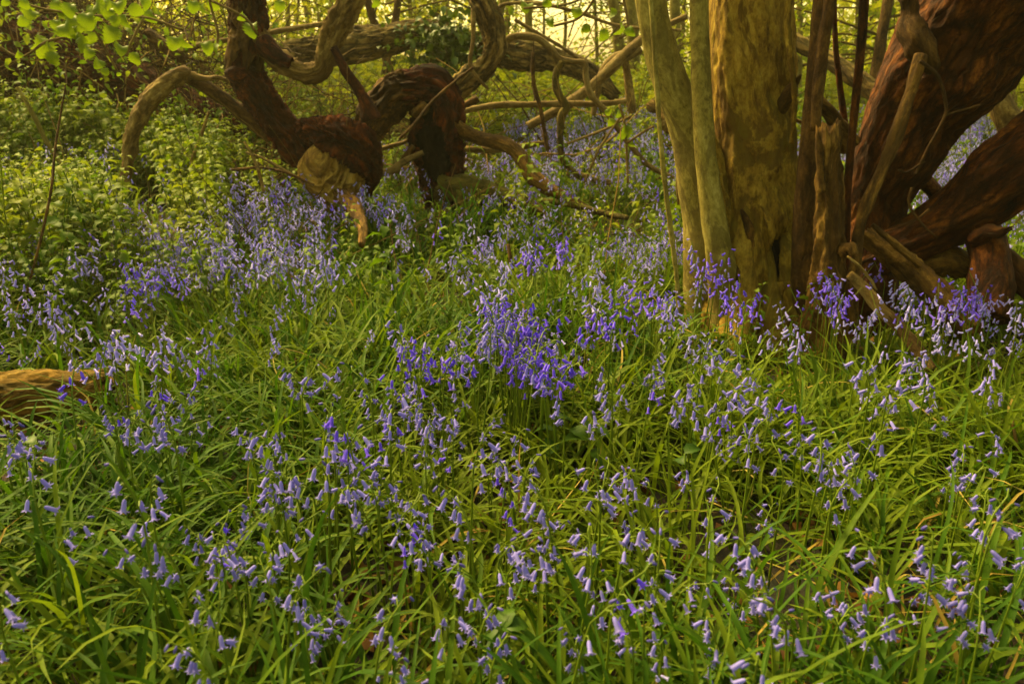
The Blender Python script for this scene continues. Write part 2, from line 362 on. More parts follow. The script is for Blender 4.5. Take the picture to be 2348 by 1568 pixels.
part('stem', pxlimb([(1916, -500, 13), (1905, -40, 14), (1890, 80, 14), (1876, 200, 13), (1868, 300, 10)], 2.66, ns=18, seg=.02, amp=.08, freq=3, seed=5), M['bark_brown'], rt)
part('stem', pxlimb([(1990, -500, 10), (1982, -20, 11), (1972, 130, 10), (1958, 270, 9), (1944, 420, 9), (1938, 560, 10), (1935, 640, 12)], 2.74, ns=14, seg=.02, amp=.08, freq=3, seed=6), M['bark_dark'], rt)
part('stem', pxlimb([(1912, -300, 5), (1914, 60, 6), (1925, 190, 7), (1940, 300, 8), (1950, 350, 8)], 3.0, ns=10, seg=.02, seed=7), M['bark_dark'], rt)
part('leaning_trunk', pxlimb([(2620, -700, 150, 2.5), (2480, -380, 160, 2.65), (2350, -130, 162, 2.8), (2255, 30, 150, 2.9), (2165, 165, 132, 2.98), (2082, 300, 104, 3.03), (2018, 430, 84, 3.06), (1978, 560, 82, 3.06), (1955, 680, 100, 3.04), (1940, 790, 120, 3.0)], 3.0,
    ns=200, seg=.011, amp=.15, freq=3.0, flute=.13, nfl=6, twist=-.6, fine=.018, seed=8, dents=[(at(2180, 300, 2.85), .10, .06), (at(2060, 480, 2.9), .09, .06), (at(2300, 120, 2.75), .12, .05), (at(2120, 130, 2.85), .06, .03)]), M['bark_dark'], rt)
part('fallen_limb', pxlimb([(1960, 612, 60, 3.0), (2030, 574, 58, 2.97), (2110, 540, 54, 2.92), (2190, 494, 62, 2.86), (2270, 436, 78, 2.8), (2350, 370, 92, 2.74), (2460, 300, 100, 2.68), (2700, 180, 100, 2.6)], 2.9,
    ns=160, seg=.009, amp=.14, freq=3, flute=.10, nfl=8, fine=.026, seed=9), M['bark_dark'], rt)
part('root', pxlimb([(2235, 500, 48, 2.82), (2262, 560, 44, 2.76), (2272, 610, 42, 2.7), (2270, 680, 46, 2.64), (2262, 730, 52, 2.6)], 2.74, ns=40, seg=.012, amp=.25, freq=3, flute=.12, nfl=4, seed=10), M['bark_dark'], rt)
part('root', pxlimb([(2285, 575, 22, 2.74), (2320, 610, 26, 2.7), (2360, 650, 30, 2.66), (2420, 700, 34, 2.6)], 2.7, ns=24, seg=.015, amp=.2, seed=11), M['bark_dark'], rt)
part('broken_stub', pxlimb([(2240, 548, 20, 2.74), (2268, 530, 18, 2.68), (2290, 533, 13, 2.64), (2312, 526, 4, 2.62)], 2.7, ns=18, seg=.008, amp=.2, seed=12, jag1=.02), M['bark_dark'], rt)
part('prop_branch', pxlimb([(2060, 330, 26, 3.1), (2092, 375, 24, 3.1), (2118, 410, 20, 3.1), (2150, 450, 20, 3.08), (2170, 490, 22, 3.05)], 3.1, ns=20, seg=.015, amp=.15, seed=13), M['bark_dark'], rt)
part('broken_stub', pxlimb([(1945, 330, 24, 2.95), (1920, 290, 18, 2.92), (1905, 262, 16, 2.9), (1878, 238, 17, 2.88)], 2.9, ns=20, seg=.01, amp=.2, jag1=.03, seed=14), M['wood_ochre'], rt)
part('broken_stub', pxlimb([(1790, 250, 18, 2.85), (1808, 215, 13, 2.8), (1822, 195, 8, 2.78), (1836, 172, 3, 2.76)], 2.8, ns=14, seg=.008, amp=.2, seed=15), M['bark_brown'], rt)
part('branch', pxlimb([(2065, -200, 18, 2.8), (2085, 10, 20, 2.8), (2095, 70, 26, 2.78), (2118, 125, 30, 2.76), (2140, 160, 12, 2.8)], 2.78, ns=22, seg=.012, amp=.25, seed=16), M['bark_brown'], rt)
for k, pts in enumerate([[(2110, 140, 4), (2150, 175, 4), (2168, 235, 4), (2165, 270, 3.5), (2125, 345, 3), (2100, 400, 3)],
                         [(2165, 265, 3), (2210, 252, 2.5), (2250, 240, 2)],
                         [(2120, 370, 3), (2080, 395, 2.5), (2060, 390, 2)],
                         [(2090, 430, 3), (2085, 470, 3), (2120, 520, 2), (2150, 545, 2)],
                         [(2130, 480, 3), (2105, 500, 2), (2095, 490, 2)]]):
    part('twig', pxlimb(pts, 2.66, ns=7, seg=.01, amp=.1, seed=20+k), M['bark_brown'], rt)
part('buttress', pxlimb([(1628, 300, 8, 2.90), (1640, 400, 34, 2.90), (1656, 520, 58, 2.89), (1672, 650, 80, 2.86), (1684, 760, 104, 2.82), (1688, 850, 140, 2.80)], 2.86, ns=110, seg=.01, amp=.14, flute=.12, nfl=7, fine=.02, seed=670), M['bark_main'], rt)
for k, pts in enumerate([[(1812, -40, 9, 2.8), (1806, 60, 7, 2.78), (1814, 140, 7, 2.76), (1822, 230, 6, 2.76), (1816, 330, 6, 2.76)],
                         [(1714, 400, 3, 2.83), (1712, 480, 14, 2.8), (1706, 570, 26, 2.76), (1702, 650, 34, 2.72), (1698, 740, 42, 2.68), (1690, 830, 60, 2.62)],
                         [(1796, 480, 3, 2.84), (1802, 570, 16, 2.81), (1812, 650, 28, 2.76), (1826, 740, 38, 2.7), (1842, 830, 52, 2.64)],
                         [(1763, 560, 3, 2.80), (1765, 620, 16, 2.77), (1768, 690, 28, 2.72), (1768, 760, 40, 2.68), (1766, 840, 52, 2.62)]]):
    part('buttress' if k else 'bark_ridge', pxlimb(pts, 2.7, ns=24, seg=.012, amp=.2, flute=.1, seed=30+k), M['bark_main'], rt)

for k, pts in enumerate([[(1652, 400, 3), (1656, 460, 9), (1652, 520, 10), (1644, 570, 6), (1640, 600, 2)], [(1700, 480, 3), (1716, 520, 9), (1722, 560, 8), (1712, 590, 2)], [(1745, 470, 3), (1762, 500, 10), (1770, 535, 9), (1766, 560, 2)], [(1680, 590, 3), (1692, 640, 11), (1690, 700, 10), (1682, 740, 3)], [(1735, 700, 4), (1750, 730, 12), (1748, 770, 10), (1740, 800, 3)], [(1820, 470, 2), (1826, 540, 8), (1830, 620, 9), (1834, 690, 5)]]):
    part('loose_bark', pxlimb([(q[0], q[1], q[2], 2.745 if q[1] < 600 else 2.69) for q in pts], 2.73, ns=18, seg=.007, amp=.25, fine=.1, flute=.15, nfl=3, seed=600+k), M['wood_dark_ochre' if k % 2 else 'bark_main'], rt)
# dead wood leaning and lying round the big tree
t = empty('tree_stump', at(1898, 770, 2.56), 'splintered upright orange-brown stump with a torn top, in front of the leaning trunk', 'stump')
part('stump_post', pxlimb([(1900, 300, 28), (1901, 340, 33), (1902, 440, 33), (1902, 540, 35), (1900, 620, 40), (1896, 690, 46), (1886, 760, 58), (1880, 830, 66)], 2.56, ns=70, seg=.009, amp=.12, freq=3, flute=.14, nfl=8, fine=.09, jag0=.035, seed=40, dents=[(at(1905, 420, 2.5), .02, .02)]), M['wood_ochre'], t)
part('knot', pxlimb([(1935, 575, 15, 2.52), (1950, 568, 13, 2.48), (1958, 585, 9, 2.47)], 2.5, ns=18, seg=.006, amp=.3, seed=41), M['wood_ochre'], t)
part('splinter', pxlimb([(1876, 305, 6), (1880, 360, 9), (1884, 440, 9)], 2.53, ns=10, seg=.01, amp=.2, seed=42, jag0=.02), M['wood_ochre'], t)
t = solo('leaning_pole', pxlimb([(2112, 128, 15, 2.72), (2085, 220, 14, 2.68), (2052, 320, 15, 2.64), (2014, 410, 15, 2.6), (1984, 475, 14, 2.57), (1968, 540, 12, 2.55), (1964, 600, 11, 2.53), (1955, 650, 15, 2.52), (1956, 740, 12, 2.5)], 2.6, ns=22, seg=.012, amp=.12, freq=2.5, seed=43), M['wood_ochre'],
    'long bare light-brown pole leaning against the dark leaning trunk', 'branch', at(1955, 700, 2.52))
solo('fallen_stick', pxlimb([(1948, 628, 10, 2.44), (1985, 665, 14, 2.42), (2020, 708, 15, 2.38), (2060, 748, 15, 2.34), (2095, 790, 14, 2.28), (2140, 850, 12, 2.2)], 2.4, ns=20, seg=.01, amp=.12, seed=44), M['wood_pale'],
    'thick pale barkless stick sloping down to the right beside the torn stump', 'stick', at(2120, 830, 2.25))
solo('twig', pxlimb([(1943, 588, 2.5), (1970, 610, 3.5), (1995, 640, 3.5), (2010, 665, 3)], 2.38, ns=8, seg=.01, seed=45), M['wood_pale'], 'short pale twig lying across the top of the thick pale stick', 'twig', at(2000, 650, 2.38))
solo('rotten_plank', pxlimb([(1985, 540, 26, 2.72), (2050, 590, 28, 2.64), (2110, 640, 30, 2.56), (2170, 695, 31, 2.48), (2230, 760, 30, 2.4)], 2.6, ns=34, seg=.01, amp=.16, flute=.12, nfl=5, fine=.06, jag0=.03, jag1=.03, seed=46), M['wood_ochre'],
    'thick rotten brown log sloping down from the base of the leaning trunk', 'log', at(2200, 740, 2.45))
solo('broken_branch', pxlimb([(2000, 515, 6, 2.6), (2035, 545, 7, 2.58), (2075, 580, 8, 2.56), (2110, 610, 7, 2.54)], 2.57, ns=10, seg=.01, amp=.15, seed=47), M['wood_ochre'], 'thin broken branch lying on the rotten brown log', 'branch', at(2110, 610, 2.54))
solo('log_piece', pxlimb([(2120, 610, 26, 2.9), (2170, 600, 30, 2.86), (2215, 612, 26, 2.82), (2250, 640, 16, 2.8)], 2.85, ns=30, seg=.01, amp=.3, fine=.08, jag0=.04, jag1=.05, seed=48), M['wood_ochre'], 'split orange log piece wedged under the dark fallen limb', 'log', at(2190, 640, 2.85))
t = empty('dead_tree', at(2330, 360, 4.3), 'pale dead trunk standing behind the fallen limb at the right edge', 'tree')
part('trunk', pxlimb([(2262, 60, 20), (2275, 180, 22), (2296, 240, 24), (2318, 290, 26), (2322, 340, 28), (2330, 440, 32)], 4.3, ns=28, seg=.02, amp=.15, seed=49), M['wood_pale'], t)
part('branch', pxlimb([(2315, 275, 10), (2340, 262, 8), (2375, 250, 7)], 4.3, ns=10, seg=.02, amp=.2, seed=50), M['wood_pale'], t)
solo('fallen_log', pxlimb([(1770, 60, 17, 5.2), (1830, 100, 18, 5.1), (1890, 130, 18, 5.0), (1940, 165, 20, 4.9), (1995, 205, 21, 4.8), (2060, 260, 22, 4.7)], 5, ns=30, seg=.02, amp=.14, fine=.05, seed=51), M['log_bark'], 'weathered fallen log sloping down behind the gap in the big tree', 'log', at(2000, 260, 4.8))
solo('fallen_branch', pxlimb([(1800, 265, 4), (1850, 285, 4), (1900, 292, 4), (1960, 300, 4)], 3.5, ns=8, seg=.02, seed=52), M['bark_brown'], 'thin dark branch crossing the bluebells between trunk and leaning trunk', 'branch', at(1900, 300, 3.5))
solo('cut_log', pxlimb([(1540, 268, 32, 3.9), (1562, 275, 36, 4.0), (1640, 290, 36, 4.2)], 4, ns=36, seg=.015, amp=.12, fine=.04, jag0=.02, seed=53), M['wood_pale'], 'pale cut log end showing behind the slim grey stem', 'log', at(1560, 310, 4))
solo('cut_log', pxlimb([(1496, 244, 14, 4.6), (1520, 246, 16, 4.7), (1600, 250, 16, 4.9)], 4.6, ns=24, seg=.02, amp=.1, jag0=.01, seed=54), M['wood_pale'], 'small pinkish cut log end behind the thin sapling', 'log', at(1500, 260, 4.6))

# ------------------------------------------------------------------ the twisted dead tree in the middle
tw = empty('twisted_dead_tree', at(770, 470, 4.4), 'twisted fallen dead tree with dark red wood, a rolled burl and a black hollow arch', 'dead tree')
part('leaning_trunk', pxlimb([(545, -700, 34), (552, -250, 37), (563, -20, 39), (567, 90, 40), (560, 160, 41), (588, 215, 43), (640, 285, 42), (700, 345, 45), (755, 385, 46), (800, 420, 36)], 4.5, ns=150, seg=.009, amp=.22, freq=3, flute=.12, nfl=5, fine=.13, seed=60, dents=[(at(640, 260, 4.4), .06, .03)]), M['bark_red'], tw)
part('bark_sleeve', pxlimb([(552, -260, 39), (563, -20, 42), (567, 60, 44), (566, 105, 43), (564, 130, 40)], 4.5, ns=90, seg=.012, amp=.2, freq=3, flute=.1, nfl=5, fine=.1, jag1=.12, seed=660), M['bark_brown'], tw)
part('knot', pxlimb([(560, 165, 20, 4.45), (538, 172, 20, 4.42), (526, 180, 14, 4.4)], 4.4, ns=20, seg=.012, amp=.3, seed=61), M['bark_red'], tw)
part('knot', pxlimb([(745, 285, 22, 4.45), (722, 300, 25, 4.4), (712, 330, 18, 4.38)], 4.4, ns=24, seg=.012, amp=.2, seed=62), M['bark_dark'], tw)
part('shell', pxlimb([(690, 290, 18, 4.3), (735, 304, 32, 4.24), (785, 322, 42, 4.2), (826, 352, 38, 4.2), (848, 392, 24, 4.24), (848, 440, 8, 4.3)], 4.24, ns=110, seg=.007, amp=.26, flute=.16, nfl=5, fine=.16, jag1=.04, seed=63, dents=[(at(800, 350, 4.1), .05, .05), (at(760, 335, 4.12), .03, .03)]), M['bark_red'], tw)
# the rolled burl: overlapping crescent shells of pale wood round a hollow, hanging below the dark shell
def burl():
    cen = at(764, 404, 4.27); k = pxr(372, 4.30)
    nr, nt_ = 90, 120
    rho = np.linspace(0.02, 1.0, nr)[:, None]; th = np.linspace(0, 2*math.pi, nt_, endpoint=False)[None]
    one = np.ones((nr, nt_))
    u, v = rho*np.cos(th), rho*np.sin(th); dn = np.maximum(0, -v)
    q = np.sqrt((u*1.0+.1)**2+((v-.72)*.82)**2)*1.0
    q = q+.16*fbm(np.stack([u*2.2, v*2.2, one*0+3], -1), 4)+.03*np.sin(th*2)
    s = q*5.5; kk = np.floor(s); saw = s-kk
    relief = (.034+.012*noise(np.stack([kk*3.1, one*0, one*0], -1)))*(saw**2.2)*ss(.15, .6, q)
    relief = relief*(.55+.45*noise(np.stack([kk*1.7, th*1.3*one, one*0], -1))+.35)
    RR = 80*k
    x = RR*.98*u*(1-.5*dn)+.45*RR*dn**1.6; z = RR*(v*(1+.55*dn))
    y = -(np.sqrt(np.clip(1-rho**2, 0, 1))*.12*one+relief*(1-.6*rho**4))
    y = y+.05*np.exp(-(((u-.25)/.22)**2+((v-.25)/.35)**2))
    y = y+.012*fbm(np.stack([x*25, z*25, one], -1), 4)
    x = x*(1+.10*fbm(np.stack([np.cos(th)*2*one, np.sin(th)*2*one, one*1.7], -1), 3))
    # roll the top back under the shell
    V = np.stack([x, y, z], -1)
    bk = np.stack([x*.8, y*.3+.2, z*.8], -1); bk = V[::-1].copy(); bk[..., 1] = np.abs(V[::-1][..., 1])*.8+.02
    A = np.concatenate([V, bk], 0).reshape(-1, 3)
    n = 2*nr; i, j = np.meshgrid(np.arange(n-1), np.arange(nt_), indexing='ij')
    a_ = (i*nt_+j).ravel(); b_ = (i*nt_+(j+1) % nt_).ravel()
    F = np.column_stack([a_, b_, b_+nt_, a_+nt_])
    T = np.concatenate([th*one, th*one], 0).reshape(-1); Q = np.concatenate([q, q[::-1]], 0).reshape(-1)
    bc = np.stack([Q*.16, Q*.05+A[:, 1]*.6, T*.035], -1)
    A = A @ np.array(Matrix.Rotation(R(-12), 3, 'Z') @ Matrix.Rotation(R(14), 3, 'X')).T
    return A+cen, F, bc
part('burl', burl(), M['wood_burl'], tw)
for k, (ax_, ay_, rx_, ry_, r_, a0, a1) in enumerate([(776, 362, 26, 30, 6, 180, 352), (772, 366, 40, 48, 9, 176, 346), (768, 372, 54, 62, 11, 182, 338), (764, 376, 60, 78, 10, 200, 325), (790, 410, 34, 60, 8, 205, 320)]):
    pts = []
    for s in np.linspace(0, 1, 11):
        a = R(a0+(a1-a0)*s+random.uniform(-3, 3)); d = math.hypot((ax_-762+rx_*math.cos(a))/66, (ay_-400-ry_*math.sin(a))/80)
        pts.append((ax_+rx_*math.cos(a)*random.uniform(.96, 1.04), ay_-ry_*math.sin(a)*random.uniform(.97, 1.03), r_*(.3+.8*math.sin(math.pi*s)**.6)*random.uniform(.8, 1.15), 4.30-.115*math.sqrt(max(0, 1-min(1, d)**2))-.004))
    part('growth_ring', pxlimb(pts, 4.24, ns=30, seg=.006, amp=.22, fine=.06, flute=.10, nfl=3, seed=70+k), M['wood_burl'], tw)
part('root', pxlimb([(775, 440, 26, 4.24), (805, 465, 19, 4.05), (824, 498, 15, 3.75), (832, 530, 11, 3.5), (829, 562, 7, 3.36)], 4.2, ns=18, seg=.01, amp=.15, seed=76), M['wood_ochre'], tw)
part('branch', pxlimb([(575, 70, 22, 4.5), (610, 110, 25, 4.48), (650, 145, 26, 4.45), (695, 168, 26, 4.42), (735, 160, 25, 4.4), (752, 115, 27, 4.4), (772, 65, 30, 4.4), (795, 15, 30, 4.4), (810, -60, 28, 4.42), (800, -400, 24, 4.5)], 4.4, ns=80, seg=.012, amp=.24, flute=.12, fine=.09, seed=77), M['wood_pale'], tw)
part('branch', pxlimb([(600, 95, 22, 4.44), (630, 125, 23, 4.42), (668, 146, 15, 4.39)], 4.42, ns=24, seg=.012, amp=.25, seed=82), M['bark_red'], tw)
part('snag', pxlimb([(764, 108, 8), (776, 132, 10), (795, 168, 12), (818, 200, 13), (838, 235, 15), (852, 275, 22)], 4.3, ns=24, seg=.012, amp=.16, seed=78), M['bark_red'], tw)
part('arch', pxlimb([(800, 400, 26, 4.5), (820, 345, 30, 4.5), (842, 300, 34, 4.5), (872, 250, 40, 4.52), (910, 215, 42, 4.55), (955, 200, 43, 4.58), (995, 225, 40, 4.6)], 4.5, ns=130, seg=.009, amp=.22, freq=3, flute=.16, nfl=6, fine=.12, seed=79), M['wood_dark_ochre'], tw)
part('hollow_stump', pxlimb([(935, 205, 36, 4.52), (985, 208, 47, 4.55), (1004, 260, 50, 4.56), (998, 320, 52, 4.56), (1004, 380, 50, 4.56), (1016, 450, 52, 4.55), (1020, 520, 58, 4.55)], 4.5, ns=110, seg=.010, amp=.2, freq=3, flute=.12, nfl=7, fine=.13, jag0=.05, seed=80, holes=[(at(962, 258, 4.42), .075), (at(985, 330, 4.42), .10), (at(1000, 385, 4.42), .085)]), M['bark_red'], tw)
part('shade_core', pxlimb([(940, 215, 20, 4.54), (985, 225, 32, 4.57), (1000, 270, 38, 4.58), (998, 330, 40, 4.58), (1004, 390, 40, 4.57), (1016, 450, 42, 4.57), (1020, 510, 40, 4.57)], 4.56, ns=60, seg=.012, amp=.2, fine=.1, flute=.15, seed=87, dents=[(at(962, 258, 4.46), .07, .06), (at(985, 330, 4.46), .09, .06), (at(1000, 385, 4.46), .07, .05)]), M['hollow_shade'], tw)  # dark core filling the stump hollow in place of its deep shade
part('inner_knob', pxlimb([(950, 262, 8, 4.5), (968, 250, 14, 4.45), (978, 240, 8, 4.44)], 4.45, ns=16, seg=.01, amp=.25, seed=81), M['wood_ochre'], tw)
part('limb', pxlimb([(1010, 250, 30, 4.6), (1035, 220, 29, 4.62), (1070, 188, 27, 4.65), (1108, 158, 26, 4.7), (1134, 120, 26, 4.72), (1134, 75, 26, 4.74), (1114, 20, 26, 4.76), (1095, -40, 26, 4.8), (1050, -400, 22, 4.9)], 4.7, ns=70, seg=.013, amp=.2, flute=.12, nfl=4, fine=.09, seed=83), M['log_bark'], tw)
part('root', pxlimb([(1030, 280, 18, 4.55), (1065, 302, 16, 4.52), (1110, 320, 15, 4.5), (1160, 332, 16, 4.46), (1192, 358, 18, 4.42), (1220, 402, 18, 4.36), (1262, 436, 16, 4.3), (1310, 462, 13, 4.22), (1362, 486, 8, 4.15)], 4.4, ns=30, seg=.014, amp=.13, seed=84), M['wood_ochre'], tw)
part('root', pxlimb([(1020, 430, 34, 4.5), (1070, 436, 28, 4.42), (1130, 448, 24, 4.35), (1190, 462, 18, 4.25), (1250, 490, 12, 4.15)], 4.4, ns=34, seg=.014, amp=.2, fine=.06, seed=85), M['mossy'], tw)
part('root', pxlimb([(1060, 440, 26, 4.4), (1080, 490, 20, 4.3), (1098, 550, 14, 4.2)], 4.3, ns=24, seg=.014, amp=.2, seed=86), M['mossy'], tw)

# ------------------------------------------------------------------ fallen logs and branches around it
ln = [(540, 150, 28), (620, 134, 32), (700, 122, 35), (800, 108, 36), (880, 92, 32), (950, 76, 28), (1000, 84, 30), (1090, 104, 30), (1170, 122, 31), (1250, 134, 30), (1320, 154, 27), (1375, 188, 22), (1410, 220, 16)]
solo('fallen_log', pxlimb(ln, 7.2, ns=110, seg=.018, amp=.18, freq=3, fine=.07, jag0=.08, jag1=.05, seed=90), M['log_bark'], 'long fallen log with cracked bark lying behind the twisted dead tree, ivy over its middle', 'log', at(980, 160, 7.2))
t = empty('arched_branch', at(292, 400, 4.9), 'bare pale arched branch rising out of the green leaves at left', 'branch')
part('limb', pxlimb([(288, 430, 12), (291, 385, 13), (297, 335, 17), (312, 285, 18), (345, 228, 18), (385, 192, 20), (420, 172, 19), (436, 178, 12)], 4.9, ns=60, seg=.011, amp=.18, freq=3, fine=.08, flute=.06, seed=91), M['wood_pale'], t)
part('limb', pxlimb([(424, 174, 15, 4.95), (455, 190, 15, 5.0), (500, 218, 16, 5.1), (560, 262, 18, 5.2), (620, 310, 18, 5.3)], 5, ns=24, seg=.02, amp=.13, seed=92), M['bark_brown'], t, 'dark lower limb sloping away to the right')
part('twig', pxlimb([(436, 174, 9), (470, 180, 7), (500, 178, 6), (522, 186, 5), (536, 200, 3)], 4.9, ns=12, seg=.012, amp=.25, seed=93), M['wood_pale'], t)
solo('fallen_tree', pxlimb([(-300, -10, 92, 6.6), (-60, 70, 88, 6.5), (90, 125, 80, 6.4), (200, 170, 72, 6.3), (310, 215, 62, 6.2), (420, 262, 50, 6.1), (560, 320, 40, 6.0)], 6.4, ns=100, seg=.025, amp=.16, fine=.08, flute=.1, seed=94), M['bark_red'], 'dark fallen trunk buried in brown brushwood at upper left', 'fallen tree', at(300, 290, 6.8))
solo('broken_branch', pxlimb([(335, 75, 13), (362, 96, 14), (395, 118, 14), (420, 138, 11)], 6.0, ns=18, seg=.02, amp=.15, jag1=.03, seed=95), M['bark_brown'], 'short thick brown branch sloping above the arched pale branch', 'branch', at(420, 138, 6))
solo('mossy_log', pxlimb([(-180, 920, 60, 1.9), (-60, 916, 60, 1.92), (40, 910, 58, 1.94), (120, 904, 55, 1.96), (190, 898, 50, 1.98), (250, 888, 40, 2.0)], 1.95, ns=110, seg=.006, amp=.10, fine=.04, jag1=.02, seed=96), M['log_orange'], 'cut log lying in the bluebells at the left edge', 'log', at(60, 960, 2.12))

